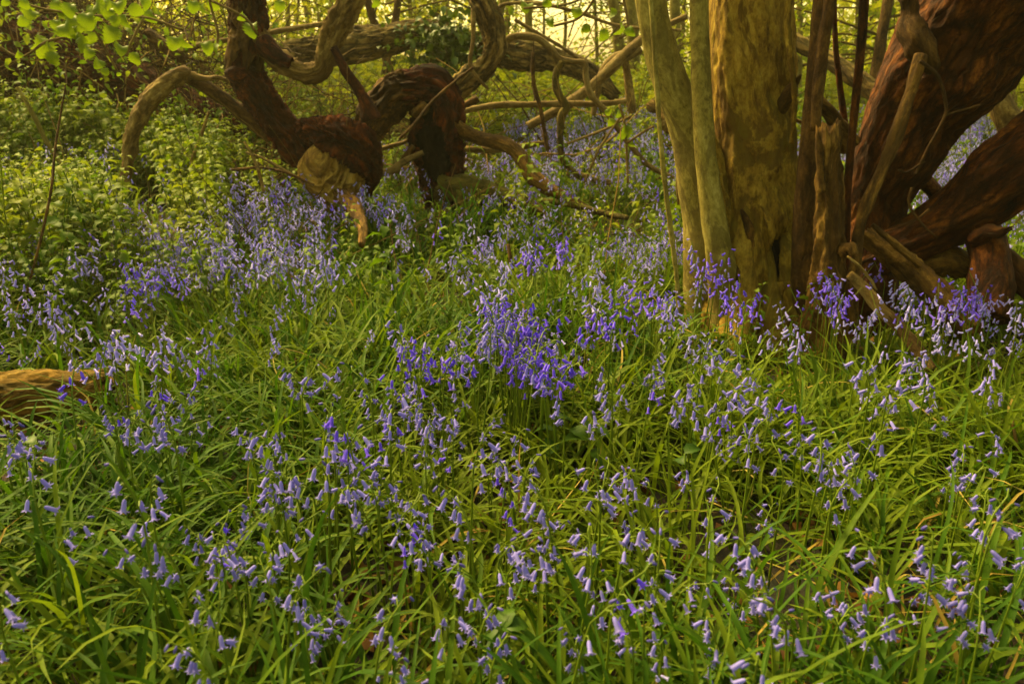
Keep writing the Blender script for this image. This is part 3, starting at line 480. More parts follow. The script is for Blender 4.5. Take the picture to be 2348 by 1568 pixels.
BR = [
 ('pole', [(395, 122, 6), (470, 102, 6.5), (560, 86, 6.5), (660, 68, 6), (748, 54, 5)], 6.0, 'wood_pale', 'long thin pale pole lying behind the red leaning trunk'),
 ('fallen_branch', [(1040, 260, 7), (1130, 243, 7), (1210, 240, 7), (1300, 238, 7), (1380, 238, 7), (1436, 232, 6)], 5.0, 'wood_twig', 'straight pale branch lying level right of the black hollow stump'),
 ('fallen_branch', [(1210, 290, 9), (1270, 258, 11), (1330, 220, 12), (1380, 178, 12), (1430, 128, 12), (1480, 85, 10), (1525, 60, 8), (1575, 38, 7)], 5.2, 'wood_twig', 'pale branch rising diagonally to the slim grey stem'),
 ('twisted_vine', [(1135, 128, 6), (1158, 98, 7), (1180, 84, 8), (1230, 88, 8), (1262, 112, 8), (1282, 136, 8), (1312, 142, 7), (1340, 146, 7), (1344, 180, 7), (1356, 220, 7), (1388, 254, 7), (1412, 290, 6), (1450, 340, 6), (1490, 382, 6), (1545, 408, 5)], 4.9, 'wood_twig', 'longest twisted vine looping over the fallen log then down through bluebells'),
 ('twisted_vine', [(1290, 142, 8), (1276, 168, 8), (1274, 196, 9), (1284, 222, 9), (1298, 246, 9), (1288, 268, 9), (1284, 320, 8), (1290, 365, 7), (1312, 392, 6), (1334, 412, 5)], 4.85, 'mossy', 'thick kinked mossy vine hanging straight down right of the hollow stump'),
 ('twisted_vine', [(1222, 120, 4), (1224, 190, 5), (1238, 245, 5), (1248, 300, 5), (1256, 345, 5)], 4.8, 'bark_brown', 'thin dark upright vine between hollow stump and kinked mossy vine'),
 ('fallen_branch', [(1042, 342, 7), (1100, 344, 7), (1160, 342, 7), (1220, 332, 6), (1256, 326, 5)], 4.9, 'wood_pale', 'short pale branch lying under the ochre root'),
 ('fallen_branch', [(1045, 255, 10), (1075, 240, 11), (1096, 226, 9)], 5.1, 'wood_ochre', 'stubby thick branch end poking up right of the hollow stump'),
 ('fallen_branch', [(800, 420, 8), (826, 405, 8), (870, 398, 9), (900, 390, 9), (925, 372, 7), (970, 350, 6)], 4.35, 'wood_twig', 'bent light branch lying between the burl and the hollow stump'),
 ('fallen_branch', [(905, 395, 6), (930, 360, 7), (948, 335, 7)], 4.4, 'wood_ochre', 'short ochre branch propped up against the hollow stump'),
 ('fallen_branch', [(822, 362, 5), (880, 340, 6), (930, 325, 5), (960, 300, 5)], 4.7, 'wood_twig', 'thin branch behind the burl pointing at the hollow stump'),
 ('dead_twig', [(480, 255, 3), (455, 330, 4), (440, 370, 4), (445, 380, 3)], 4.3, 'wood_pale', 'short bent pale twig standing among green leaves left of the red trunk'),
 ('dead_twig', [(560, 325, 3), (580, 360, 3.5), (595, 400, 4), (605, 440, 3)], 4.0, 'wood_pale', 'pale straight twig leaning in front of the red trunk foot'),
 ('dead_twig', [(565, 350, 2.5), (600, 362, 3), (650, 390, 3.5), (705, 420, 3)], 4.1, 'wood_twig', 'long low twig running into the burl from the left'),
 ('dead_twig', [(530, 390, 3), (600, 385, 3), (660, 398, 3), (720, 425, 3)], 4.05, 'bark_brown', 'dark low twig lying below the red trunk'),
 ('dead_twig', [(712, 505, 4), (724, 515, 5), (730, 530, 5)], 3.6, 'wood_pale', 'short crooked pale twig sticking up below the burl'),
 ('sapling', [(1484, -120, 5, 2.5), (1496, 60, 5.5, 2.5), (1506, 200, 5.5, 2.5), (1514, 310, 5.5, 2.5), (1526, 430, 5.5, 2.5), (1540, 540, 5.5, 2.5), (1552, 640, 5.5, 2.5), (1558, 720, 5.5, 2.5), (1562, 800, 6, 2.5)], 2.5, 'bark_smooth', 'thin whippy sapling stem standing just left of the big tree'),
 ('sapling', [(150, 200, 2, 2.9), (128, 330, 2.5, 2.8), (118, 430, 3, 2.7), (98, 530, 3, 2.65), (70, 640, 3, 2.6), (52, 720, 3, 2.55)], 2.6, 'bark_brown', 'thin curving dark stem in the leafy plants at far left'),
 ('dead_twig', [(40, 200, 4), (80, 270, 5), (110, 330, 5), (160, 400, 4)], 4.6, 'bark_smooth', 'grey twig sloping down through the green leaves at far left'),
 ('dead_twig', [(2320, 960, 3, 1.7), (2330, 1010, 4, 1.68), (2345, 1070, 4, 1.66), (2375, 1110, 4, 1.6)], 1.7, 'wood_pale', 'pale twig sticking up at the right edge of the flowers'),
 ('dead_twig', [(678, 820, 2, 2.1), (682, 880, 2.5, 2.08), (680, 950, 2.5, 2.06)], 2.1, 'wood_ochre', 'upright dry stalk in the bluebells left of the violet clump'),
 ('dead_twig', [(560, 1165, 2, 1.45), (520, 1200, 3, 1.43), (500, 1240, 3, 1.42), (488, 1300, 3, 1.4)], 1.43, 'wood_twig', 'forked dry twig lying low in the leaves above a violet bluebell row'),
 ('dead_twig', [(1165, 560, 4, 3.0), (1178, 640, 5, 2.95), (1192, 710, 5, 2.9)], 3.0, 'bark_brown', 'dark upright dead stalk behind the vivid violet bluebell clump'),
 ('fallen_branch', [(1300, 395, 8), (1350, 408, 8), (1400, 420, 7)], 5.1, 'wood_pale', 'short pale branch half hidden in the distant bluebells'),
 ('fallen_branch', [(1240, 460, 7, 4.1), (1310, 470, 7, 4.0), (1380, 488, 8, 3.9), (1440, 500, 6, 3.8)], 4, 'mossy', 'low mossy branch lying just past the end of the ochre root'),
 ('dead_twig', [(1300, 330, 3), (1380, 300, 3), (1420, 280, 3), (1450, 265, 2)], 4.8, 'wood_twig', 'thin twig slanting up over the distant bluebells'),
 ('dead_twig', [(1340, 420, 3), (1370, 350, 3), (1395, 310, 3), (1425, 265, 3)], 4.7, 'wood_twig', 'slender twig crossing the long looping vine'),
 ('bent_branch', [(1360, 265, 6), (1372, 200, 8), (1385, 160, 10), (1410, 135, 12), (1440, 128, 11), (1470, 112, 8)], 5.6, 'wood_twig', 'grey branch bent into a hook behind the diagonal branch'),
 ('bent_branch', [(1432, 130, 9), (1440, 180, 10), (1446, 230, 11), (1450, 260, 10)], 5.6, 'wood_pale', 'upright pale broken branch below the grey hooked branch'),
 ('thin_branch', [(1130, 30, 4), (1160, 10, 4), (1240, 10, 4), (1330, 30, 4), (1420, 60, 4), (1560, 70, 3)], 5.4, 'wood_twig', 'thin branch arching across the bright sky gap'),
 ('thin_branch', [(1180, 45, 4), (1230, 75, 4), (1290, 110, 4), (1340, 145, 4)], 5.3, 'wood_twig', 'thin branch slanting down right below the bright sky gap'),
 ('thin_branch', [(1085, 20, 5), (1085, 90, 5), (1078, 150, 5), (1100, 185, 4), (1120, 205, 3)], 4.55, 'wood_pale', 'pale vine hanging down in front of the right-hand curved limb'),
 ('thin_branch', [(1085, 155, 3), (1040, 190, 3.5), (990, 235, 3.5), (950, 285, 3.5), (915, 320, 3)], 4.3, 'bark_brown', 'long thin twig slanting across the black hollow stump'),
]
for k, (nm, pts, Y, mt, lb) in enumerate(BR):
    q = pts[-1]; yb = q[3] if len(q) > 3 else Y
    solo(nm, pxlimb(pts, Y, ns=12, seg=.012, amp=.13, freq=2.5, seed=100+k), M[mt], lb, {'pole': 'branch', 'fallen_branch': 'branch', 'twisted_vine': 'vine', 'dead_twig': 'twig', 'sapling': 'sapling', 'bent_branch': 'branch', 'thin_branch': 'branch'}[nm], at(q[0], q[1], yb),
         {'fallen_branch': 'fallen branches among the bluebells', 'twisted_vine': 'twisted vines hanging beside the hollow stump', 'dead_twig': 'dead twigs among the plants', 'sapling': 'thin sapling stems', 'bent_branch': 'bent grey branches', 'thin_branch': 'thin branches in mid air'}.get(nm))
# ------------------------------------------------------------------ leaf templates
def leaf_template(n=6, width=.45, droop=.5, fold=.18, serr=0.0, blunt=False):
    """a leaf of length 1 along +x, folded on its midrib and drooping"""
    V = []
    a = .25
    x = z = 0
    for k in range(n):
        s = k/(n-1)
        w = width*.5*max(.015, math.sin(math.pi*min(1, s**.75))**.85 if s < 1 else .015)
        if blunt: w = width*.5*max(.02, (1-abs(2*s-1.04)**2.6)**.75 if abs(2*s-1.04) < 1 else .02)
        if serr and 0 < k < n-1: w *= 1+serr*(1 if k % 2 else -1)
        if k: x += math.cos(a)/(n-1); z += math.sin(a)/(n-1); a -= droop/(n-1)*1.6
        V += [(x, -w, z+fold*w*1.6), (x, 0, z), (x, w, z+fold*w*1.6)]
    F = []
    for k in range(n-1):
        b = 3*k
        F += [(b, b+1, b+4, b+3), (b+1, b+2, b+5, b+4)]
    return np.array(V), np.array(F)
LT_FINE, LF_FINE = leaf_template(9, .62, .9, .2, .09)
LT, LF = leaf_template(6, .5, .8, .2, .06)
LT_LOW, LF_LOW = leaf_template(4, .55, .7, .2)
LT_MIN, LF_MIN = leaf_template(3, .62, .6, .25)

def blades(base, az, L, W, e0, droop, nseg=8, twist=None):
    """strap leaves: base (k,3), each arching over"""
    k = len(base); s = np.linspace(0, 1, nseg)
    el = e0[:, None]-droop[:, None]*s[None]**1.4
    d = L[:, None]/(nseg-1)
    r = np.concatenate([np.zeros((k, 1)), np.cumsum(np.cos(el)*d, 1)[:, :-1]], 1)
    z = np.concatenate([np.zeros((k, 1)), np.cumsum(np.sin(el)*d, 1)[:, :-1]], 1)
    prof = np.minimum(1, .45+1.4*s)*np.sqrt(np.clip(1-s**3.2, 0, 1)); prof[-1] = .03
    w = W[:, None]*.5*prof[None]
    azs = az[:, None]+(twist[:, None] if twist is not None else 0)*s[None]**2
    dx, dy = np.cos(azs), np.sin(azs)
    cx = base[:, 0:1]+r*dx; cy = base[:, 1:2]+r*dy; cz = base[:, 2:3]+z
    nx, ny = -np.sin(az)[:, None], np.cos(az)[:, None]
    up = w*.35
    a = np.stack([cx-nx*w, cy-ny*w, cz+up], -1); m = np.stack([cx, cy, cz], -1); b = np.stack([cx+nx*w, cy+ny*w, cz+up], -1)
    V = np.stack([a, m, b], 2).reshape(k, -1, 3)
    F = []
    for q in range(nseg-1):
        o = 3*q; F += [(o, o+1, o+4, o+3), (o+1, o+2, o+5, o+4)]
    return V.reshape(-1, 3), repF(np.array(F), nseg*3, k), np.repeat(RNG.random(k), nseg*3)

def inview(x, y, m=1.2): return np.abs(x) < .66*y+m
TRUNKS = [(at(1755, 800, 2.86)[:2], .27), (at(1622, 790, 2.84)[:2], .12), (at(1890, 780, 2.56)[:2], .12), (at(1950, 780, 3.0)[:2], .22), (at(2265, 720, 2.62)[:2], .12)]
def clear(x, y, pad=0.):
    ok = np.ones(np.shape(x), bool)
    for c, r in TRUNKS: ok &= (x-c[0])**2+(y-c[1])**2 > (r+pad)**2
    ok &= ~((x < at(235, 900, 1.98)[0]) & (y > 1.15) & (y < 2.03) & (np.abs(np.sin(x*91+y*57)) < .86+.12*(y > 1.55)))
    # the cut log at the left edge
    ok &= ~((x < at(250, 900, 1.98)[0]) & (np.abs(y-1.95) < .06+pad))
    return ok

# ------------------------------------------------------------------ strap leaves of the bluebells
def make_foliage():
    Vs, Fs, Rs, o = [], [], [], 0
    for (y0, y1, dens, per, nseg, wl) in ((.3, 1.7, 330, 10, 9, .82), (1.7, 3.2, 280, 9, 8, .9), (3.2, 5.2, 160, 8, 6, 1.1), (5.2, 9.0, 70, 6, 5, 1.5)):
        area = (y1-y0)*2*(.66*(y0+y1)/2+1.2); n = int(dens*area)
        y = RNG.uniform(y0, y1, n); x = RNG.uniform(-1, 1, n)*(.66*y+1.2)
        keep = clear(x, y)
        cl = noise(np.stack([x*1.6, y*1.6, y*0+3], -1))
        cl2 = noise(np.stack([x*4.2, y*4.2, y*0+13], -1)); keep &= RNG.random(n) < np.clip(.74+.5*cl+.55*cl2, .04, 1)
        left = (x < -.25*y) & (y > 3.0)
        keep &= ~(left & (RNG.random(n) < .75))
        x, y = x[keep], y[keep]
        X = np.repeat(x, per)+RNG.normal(0, .018, len(x)*per); Y = np.repeat(y, per)+RNG.normal(0, .018, len(x)*per)
        k = len(X); az = RNG.uniform(0, 2*math.pi, k)
        vig = np.repeat(RNG.uniform(.75, 1.15, len(x))*(1+.25*noise(np.stack([x*2.2, y*2.2, y*0+21], -1)))*np.where((x > .45) & (x < 2.0) & (y > 1.95) & (y < 2.95), .55, 1), per)
        L = RNG.uniform(.17, .36, k)*vig; W = RNG.uniform(.007, .015, k)*wl
        e0 = RNG.uniform(R(42), R(86), k); dr = RNG.uniform(.5, 2.3, k)
        base = np.stack([X, Y, ground(X, Y)-.004], -1)
        V, F, r = blades(base, az, L, W, e0, dr, nseg, RNG.normal(0, .35, k))
        pn = .5+.7*noise(np.stack([V[:, 0]*1.3, V[:, 1]*1.3, V[:, 0]*0+31], -1)); r = np.clip(.55*r+.45*pn, .02, .64)
        Vs.append(V); Fs.append(F+o); Rs.append(r); o += len(V)
    tag(link('grassy_foliage', mkmesh('grassy_foliage', np.vstack(Vs), np.vstack(Fs), [M['blade']], attrs={'rnd': np.concatenate(Rs)})), kind='stuff')
make_foliage()
def dry_grass():
    k = 1500; y = RNG.uniform(.4, 6, k); x = RNG.uniform(-1, 1, k)*(.66*y+1); q = clear(x, y); x, y = x[q], y[q]; k = len(x)
    V, F, r = blades(np.stack([x, y, ground(x, y)+.01], -1), RNG.uniform(0, 6.28, k), RNG.uniform(.15, .34, k), RNG.uniform(.004, .008, k), RNG.uniform(R(10), R(70), k), RNG.uniform(.2, 2.4, k), 7, RNG.normal(0, .6, k))
    tag(link('dry_grass', mkmesh('dry_grass', V, F, [M['straw']], attrs={'rnd': r})), kind='stuff')
dry_grass()

# ------------------------------------------------------------------ bluebells
def bell_mesh(low=False, bud=False):
    ns = 6 if low else 12
    prof = [(0, .0009), (.0014, .0022), (.005, .0031), (.011, .0033), (.0158, .0035)]
    if low: prof = [(0, .0012), (.003, .0029), (.015, .0032)]
    if bud: prof = [(0, .0008), (.002, .0022), (.007, .003), (.012, .0026), (.0145, .0007)]
    V, F = [], []
    rings = [[(r*math.cos(2*math.pi*j/ns), r*math.sin(2*math.pi*j/ns), -z) for j in range(ns)] for z, r in prof]
    if not bud:
        rings.append([((.0056 if j % 2 == 0 or low else .0034)*math.cos(2*math.pi*j/ns), (.0056 if j % 2 == 0 or low else .0034)*math.sin(2*math.pi*j/ns), -(.0190 if j % 2 == 0 else .0172)) for j in range(ns)])
        if not low: rings.append([((.0094 if j % 2 == 0 else .0036)*math.cos(2*math.pi*j/ns), (.0094 if j % 2 == 0 else .0036)*math.sin(2*math.pi*j/ns), -(.0182 if j % 2 == 0 else .0170)) for j in range(ns)])
    for r in rings: V += r
    for k in range(len(rings)-1):
        for j in range(ns):
            a = k*ns+j; b = k*ns+(j+1) % ns
            F.append((a, b, b+ns, a+ns))
    V.append((0, 0, 0)); c = len(V)-1
    for j in range(ns): F.append((j, c, (j+1) % ns, -1))
    return np.array(V)*np.array([.84, .84, .90]), np.array(F)
BELL, BUD, BELL_LOW = bell_mesh(), bell_mesh(bud=True), bell_mesh(low=True)
BM = {}
for cn in ('blue', 'violet'):
    BM[cn, 'open'] = mkmesh('flower', *BELL, [M['bell_'+cn]]); BM[cn, 'bud'] = mkmesh('flower_bud', *BUD, [M['bell_bud']])

def proto(seed):
    """one stalk: its curve, its pedicels and where each bell hangs"""
    rg = random.Random(seed)
    h = rg.uniform(.27, .34); nb = rg.choice([5, 6, 7, 7, 8, 8, 9]); arch = rg.uniform(.7, 1.9)
    pts = []; a = R(90)-rg.uniform(0, .08); x = z = 0; n = 12
    for k in range(n):
        s = k/(n-1); pts.append((x, .006*math.sin(3*s+seed), z))
        aa = a-arch*max(0, (s-.70)/.30)**1.3
        x += math.cos(aa)*h*1.08/(n-1); z += math.sin(aa)*h*1.08/(n-1)
    P = np.array(pts); rr = np.linspace(.0027, .0011, n)
    bells = []; peds = []
    for k in range(nb):
        s = .765+.235*(k/(nb-1))**.9; f = s*(n-1); i = min(n-2, int(f)); p = P[i]+(P[i+1]-P[i])*(f-i)
        side = (1 if k % 2 else -1)*rg.uniform(.3, 1.3)+rg.uniform(-.3, .3)
        az = side if rg.random() < .8 else side+2.2
        bud = k >= nb-rg.choice([1, 1, 2])
        out = rg.uniform(.008, .017)*(.6 if bud else 1)
        d = np.array([math.cos(az), math.sin(az), 0])
        q = p+d*out+np.array([0, 0, .002 if not bud else .006])
        hang = rg.uniform(.1, .95) if not bud else rg.uniform(.5, 1.5)
        sc = rg.uniform(.88, 1.12)*(.8 if bud else 1)
        # local -z of the bell points down and a little outward
        ax = Vector((-math.sin(az), math.cos(az), 0))
        m = Matrix.Translation(q) @ Matrix.Rotation(-hang, 4, ax) @ Matrix.Rotation(rg.uniform(0, 6), 4, 'Z') @ Matrix.Scale(sc, 4)
        bells.append((bud, m)); peds.append((p, p+d*out*.6+np.array([0, 0, .005]), q))
    return dict(P=P, r=rr, bells=bells, peds=peds, n=nb, h=h, arch=arch)
PR = [proto(40+k) for k in range(14)]
def stem_geo(p, ns=6, ped=True, n=None):
    P, r = p['P'], p['r']
    if n: idx = np.linspace(0, len(P)-1, n).astype(int); P, r = P[idx], r[idx]
    def tb(P, r, ns):
        P = np.asarray(P); k = len(P); th = np.linspace(0, 2*math.pi, ns, endpoint=False)
        T = np.gradient(P, axis=0); T /= np.linalg.norm(T, axis=1)[:, None]
        u = np.cross(T, [0, 1, 0.01]); u /= np.linalg.norm(u, axis=1)[:, None]; w = np.cross(T, u)
        V = P[:, None]+(u[:, None]*np.cos(th)[None, :, None]+w[:, None]*np.sin(th)[None, :, None])*np.asarray(r)[:, None, None]
        i, j = np.meshgrid(np.arange(k-1), np.arange(ns), indexing='ij'); a = (i*ns+j).ravel(); b = (i*ns+(j+1) % ns).ravel()
        return V.reshape(-1, 3), np.column_stack([a, b, b+ns, a+ns])
    G = [tb(P, r, ns)]
    if ped:
        for q in p['peds']: G.append(tb(q, [.0011, .0011, .0013], 4))
    return joinVF(G)
def joinVF(G):
    Vs, Fs, o = [], [], 0
    for V, F in G:
        F = F.copy(); F[F >= 0] += o; Vs.append(V); Fs.append(F); o += len(V)
    return np.vstack(Vs), np.vstack(Fs)
def spike_geo(p, low=True):
    G = []
    for bud, m in p['bells']:
        V, F = (BELL_LOW if low else (BUD if bud else BELL)); mm = np.array(m)
        G.append((V @ mm[:3, :3].T+mm[:3, 3], F))
    return joinVF(G)
STEM = [mkmesh('stem', *stem_geo(p), [M['stem']]) for p in PR]
SPIKE = {(c, k): mkmesh('flower_spike', *spike_geo(PR[k], False), [M['bell_'+c]]) for c in ('blue', 'violet') for k in range(len(PR))}

# where the photo shows flower heads: (x, y, spread x, spread y, how many, vivid)
CL = [(480, 1300, 80, 28, 11, 1), (630, 1250, 50, 24, 6, 0), (415, 1275, 30, 22, 4, 0), (870, 1220, 50, 22, 6, 0), (950, 1190, 20, 15, 2, 0), (1130, 1250, 40, 30, 5, 1), (1220, 1255, 50, 36, 9, 1),
      (1340, 1140, 36, 50, 7, 0), (1470, 1130, 30, 35, 5, 0), (1560, 1090, 30, 25, 2, 0), (740, 1130, 34, 44, 8, 0), (720, 1030, 60, 22, 7, 1), (615, 1040, 18, 12, 2, 0), (385, 1000, 40, 34, 7, 0), (260, 1030, 20, 14, 2, 0),
      (250, 830, 70, 36, 8, 0), (370, 820, 40, 30, 4, 0), (330, 690, 80, 60, 14, 1), (390, 560, 16, 22, 3, 0), (540, 550, 80, 45, 22, 0), (640, 610, 80, 40, 16, 0), (740, 640, 50, 40, 10, 0), (480, 610, 40, 30, 7, 0),
      (975, 850, 45, 30, 9, 1), (860, 935, 45, 28, 8, 0), (700, 900, 40, 30, 4, 0), (930, 800, 30, 18, 4, 0), (1172, 770, 26, 24, 24, 1), (1130, 745, 34, 16, 6, 1), (1192, 835, 14, 34, 26, 1), (1262, 880, 24, 18, 9, 1), (1222, 760, 18, 26, 10, 1), (1100, 830, 40, 24, 6, 0),
      (1255, 600, 46, 36, 14, 1), (1120, 690, 40, 24, 6, 0), (1330, 700, 40, 30, 5, 0), (1470, 700, 50, 22, 8, 1), (1400, 770, 50, 16, 7, 1), (1510, 730, 26, 22, 5, 0), (1620, 650, 22, 40, 9, 1), (1690, 700, 28, 30, 7, 1), (1905, 700, 50, 24, 14, 1), (1975, 660, 16, 18, 3, 1),
      (1960, 760, 30, 20, 5, 0), (2175, 710, 55, 30, 11, 1), (2240, 705, 30, 20, 5, 1), (2080, 730, 40, 30, 5, 0), (2330, 750, 20, 24, 4, 0), (2160, 790, 30, 25, 4, 0), (1700, 975, 50, 30, 7, 0), (1610, 930, 36, 28, 6, 0), (1620, 830, 40, 20, 5, 0),
      (2080, 850, 40, 24, 5, 0), (1990, 890, 30, 20, 4, 0), (2200, 1120, 30, 24, 4, 0), (1960, 1070, 24, 26, 3, 0), (1870, 1050, 30, 22, 3, 0), (1250, 1420, 20, 40, 2, 1), (1395, 1390, 20, 30, 3, 1), (720, 1490, 50, 30, 6, 0), (500, 1520, 26, 20, 3, 0), (770, 1420, 30, 26, 4, 0), (630, 1360, 40, 26, 4, 0),
      (1840, 1450, 36, 28, 5, 0), (2120, 1340, 50, 30, 5, 0), (2250, 1260, 50, 30, 4, 0), (1950, 1480, 50, 30, 3, 0), (1700, 1500, 40, 30, 3, 0), (1150, 1340, 24, 24, 2, 0), (980, 1300, 30, 22, 3, 0), (1080, 1080, 40, 28, 4, 0), (1210, 1110, 30, 24, 4, 0), (1000, 980, 50, 24, 4, 0), (1400, 940, 50, 30, 4, 0), (1540, 1320, 40, 26, 3, 0), (1660, 1350, 30, 22, 2, 0),
      (320, 1250, 30, 15, 1, 0), (100, 1270, 18, 12, 1, 0), (90, 1150, 26, 18, 1, 0), (50, 990, 30, 20, 3, 0), (130, 730, 50, 30, 6, 0), (40, 650, 40, 30, 4, 0), (180, 620, 50, 30, 5, 0), (640, 1180, 26, 18, 2, 0), (1030, 1450, 40, 24, 2, 0), (1500, 1500, 40, 24, 3, 0), (920, 1530, 40, 18, 2, 0), (1330, 1490, 30, 22, 1, 0), (2290, 1380, 40, 30, 3, 0), (2220, 1500, 40, 26, 3, 0)]
heads = []
for (cx, cy, sx, sy, n, vv) in CL:
    n = n if cy < 900 else max(1, round(n*.5))
    for _ in range(n):
        px, py = random.gauss(cx, sx*.62), random.gauss(cy, sy*.62)
        k = random.randrange(len(PR)); sc = random.uniform(.85, 1.2)
        if cy > 1250: sc *= .95
        p = onto(px, py, PR[k]['h']*.86*sc)
        heads.append((p[0], p[1], k, sc, 1 if (vv and random.random() < (.9 if cy < 900 else .3)) else 0))
def dens(px, py, x, y):
    d = np.full(np.shape(px), .6)
    d = np.where((px > 1170) & (px < 1580) & (py < 480), 1.7, d)
    d = np.where((px > 1790) & (py < 460), 1.9, d)
    d = np.where((px < 460) & (py < 500), .2, d)
    d = np.where((px < 300) & (py < 620), .35, d)
    d = np.where((px >= 460) & (px < 900) & (py < 430), .1, d)
    d = np.where((px >= 900) & (px < 1170) & (py < 380), .08, d)
    d = np.where((py > 470) & (py < 800) & (px > 300), 1.35, d)
    d = np.where((px > 430) & (px < 900) & (py > 430) & (py < 720), 1.6, d)
    d = np.where((px < 430) & (py > 560) & (py < 860), 1.0, d)
    d = np.where((px > 760) & (px < 1020) & (py > 560) & (py < 780), .12, d)
    d = np.where((px < 480) & (py > 1080), .10, d)
    d = np.where((py > 1000) & (px > 480), 1.35, d)
    d = np.where((py > 800) & (py <= 1000), 1.5, d)
    d = np.where(y > 7.2, np.where((px > 1180) & (px < 1580) | (px > 1790), .9, .03), d)
    d = np.where(py < 262, .02, d)
    d = np.where((px > 440) & (px < 620) & (py > 860) & (py < 1180), .08, d)
    return d
n = 9000
y = RNG.uniform(.55, 11.5, n)**1.0; x = RNG.uniform(-1, 1, n)*(.66*11.5+1)
ok = (np.abs(x) < .66*y+.7) & clear(x, y, .01); x, y = x[ok], y[ok]
px, py = proj(np.stack([x, y, ground(x, y)+.27], 0))
pat = .65+.75*noise(np.stack([x*1.3, y*1.3, y*0], -1))
area_d = 150*np.where(y < 3, .62, 1.0)*dens(px, py, x, y)*np.clip(pat, .38, 2)
cand = 9000/(10.95*2*(.66*11.5+1))
reps = area_d/cand
for xi, yi, r_ in zip(x, y, reps):
    m_ = int(r_)+(random.random() < r_-int(r_))
    for q in range(m_):
        heads.append((xi+random.gauss(0, .05)*(q > 0), yi+random.gauss(0, .05)*(q > 0), random.randrange(len(PR)), random.uniform(.72, 1.12), 1 if random.random() < .12 else 0))
def tongue(h):
    q = proj((h[0], h[1], gz(h[0], h[1])+.27)); return 770 < q[0] < 880 and h[1] < 3.75 and 440 < q[1] < 590
heads = [h for h in heads if not tongue(h)]
heads = [h for h in heads if clear(np.array(h[0]), np.array(h[1])) and h[1] > .5]
def onscreen(h):
    a, b = proj((h[0], h[1], gz(h[0], h[1])+PR[h[2]]['h']*.85*h[3])); return -20 < a < 2368 and -20 < b < 1590
vis = [h for h in heads if onscreen(h)]; rest = [h for h in heads if not onscreen(h)]
vis.sort(key=lambda h: h[0]**2+h[1]**2)
near, far = vis[:300], vis[300:]+rest

LAND = [('the cut log', 110, 915), ('the trunk foot', 1720, 760), ('the torn stump', 1890, 730), ('the thick pale stick', 2080, 775), ('the thin whippy sapling', 1558, 700), ('the broad leaves', 1350, 985), ('the rotten brown log', 2190, 720)]
NUM = ['no', 'one', 'two', 'three', 'four', 'five', 'six', 'seven', 'eight', 'nine', 'ten', 'eleven']
info = []
for i, h in enumerate(near):
    k = h[2]; rz = random.uniform(0, 2*math.pi)
    if random.random() < .6: rz = random.gauss(0, .9) if random.random() < .5 else random.gauss(math.pi, .9)
    px, py = proj((h[0], h[1], gz(h[0], h[1])+PR[k]['h']*.86*h[3]))
    lean = math.cos(rz)
    ln_ = 'arching left' if lean < -.35 else 'arching right' if lean > .35 else 'nodding away' if math.sin(rz) > 0 else 'nodding forward'
    best = min(LAND, key=lambda q: math.hypot(px-q[1], (py-q[2])*1.3))
    dd = math.hypot(px-best[1], (py-best[2])*1.3)
    if dd < 210:
        dx, dy = px-best[1], py-best[2]
        where = ('left of ' if dx < 0 else 'right of ')+best[0] if abs(dx) > abs(dy)*1.4 else ('below ' if dy > 0 else 'above ')+best[0]
    else:
        row = 'front edge' if py > 1400 else 'front flowers' if py > 1220 else 'lower middle' if py > 1050 else 'middle' if py > 880 else 'upper middle'
        col = ['far left', 'left', 'left centre', 'centre', 'right centre', 'right', 'far right'][int(max(0, min(6, px/2348*7)))]
        where = f'in {row}, {col}'
    tall = ' tall' if h[3] > 1.08 else ' short' if h[3] < .9 else ''
    info.append([rz, px, py, f"{'Deep violet' if h[4] else 'Pale lilac-blue'}{tall} bluebell, {NUM[PR[k]['n']]} bells, {ln_}, {where}"])
from collections import defaultdict
grp = defaultdict(list)
for i, q in enumerate(info): grp[q[3]].append(i)
for lb, ids in grp.items():
    if len(ids) < 2: continue
    ids.sort(key=lambda i: info[i][1])
    for q, i in enumerate(ids):
        nm = (['left one', 'right one'] if len(ids) == 2 else ['leftmost', 'second from left', 'third from left', 'fourth from left', 'fifth from left', 'sixth from left', 'seventh from left'])
        info[i][3] = lb+', '+(nm[q] if q < len(nm) else 'rightmost')
bproto = {}
def bell_plant(h, inf, full):
    x, y, k, sc, vv = h; c = 'violet' if vv else 'blue'
    root = bpy.data.objects.new('bluebell', None); root.empty_display_size = .03; C.objects.link(root)
    root.location = (x, y, gz(x, y)-.003); root.rotation_euler = (random.gauss(0, .06), random.gauss(0, .06), inf[0]); root.scale = (sc, sc, sc)
    tag(root, inf[3], 'bluebell', 'bluebells in the woodland grass')
    key = (k, c, full)
    if key not in bproto:
        L = [link('stem', STEM[k], root)]
        if full:
            for bud, m in PR[k]['bells']:
                b = link('flower_bud' if bud else 'flower', BM[c, 'bud' if bud else 'open'], root); b.matrix_local = m; L.append(b)
        else: L.append(link('flower_spike', SPIKE[c, k], root))
        bproto[key] = L
    else:
        for s in bproto[key]:
            q = s.copy(); C.objects.link(q); q.parent = root
for i, h in enumerate(near): bell_plant(h, info[i], True)

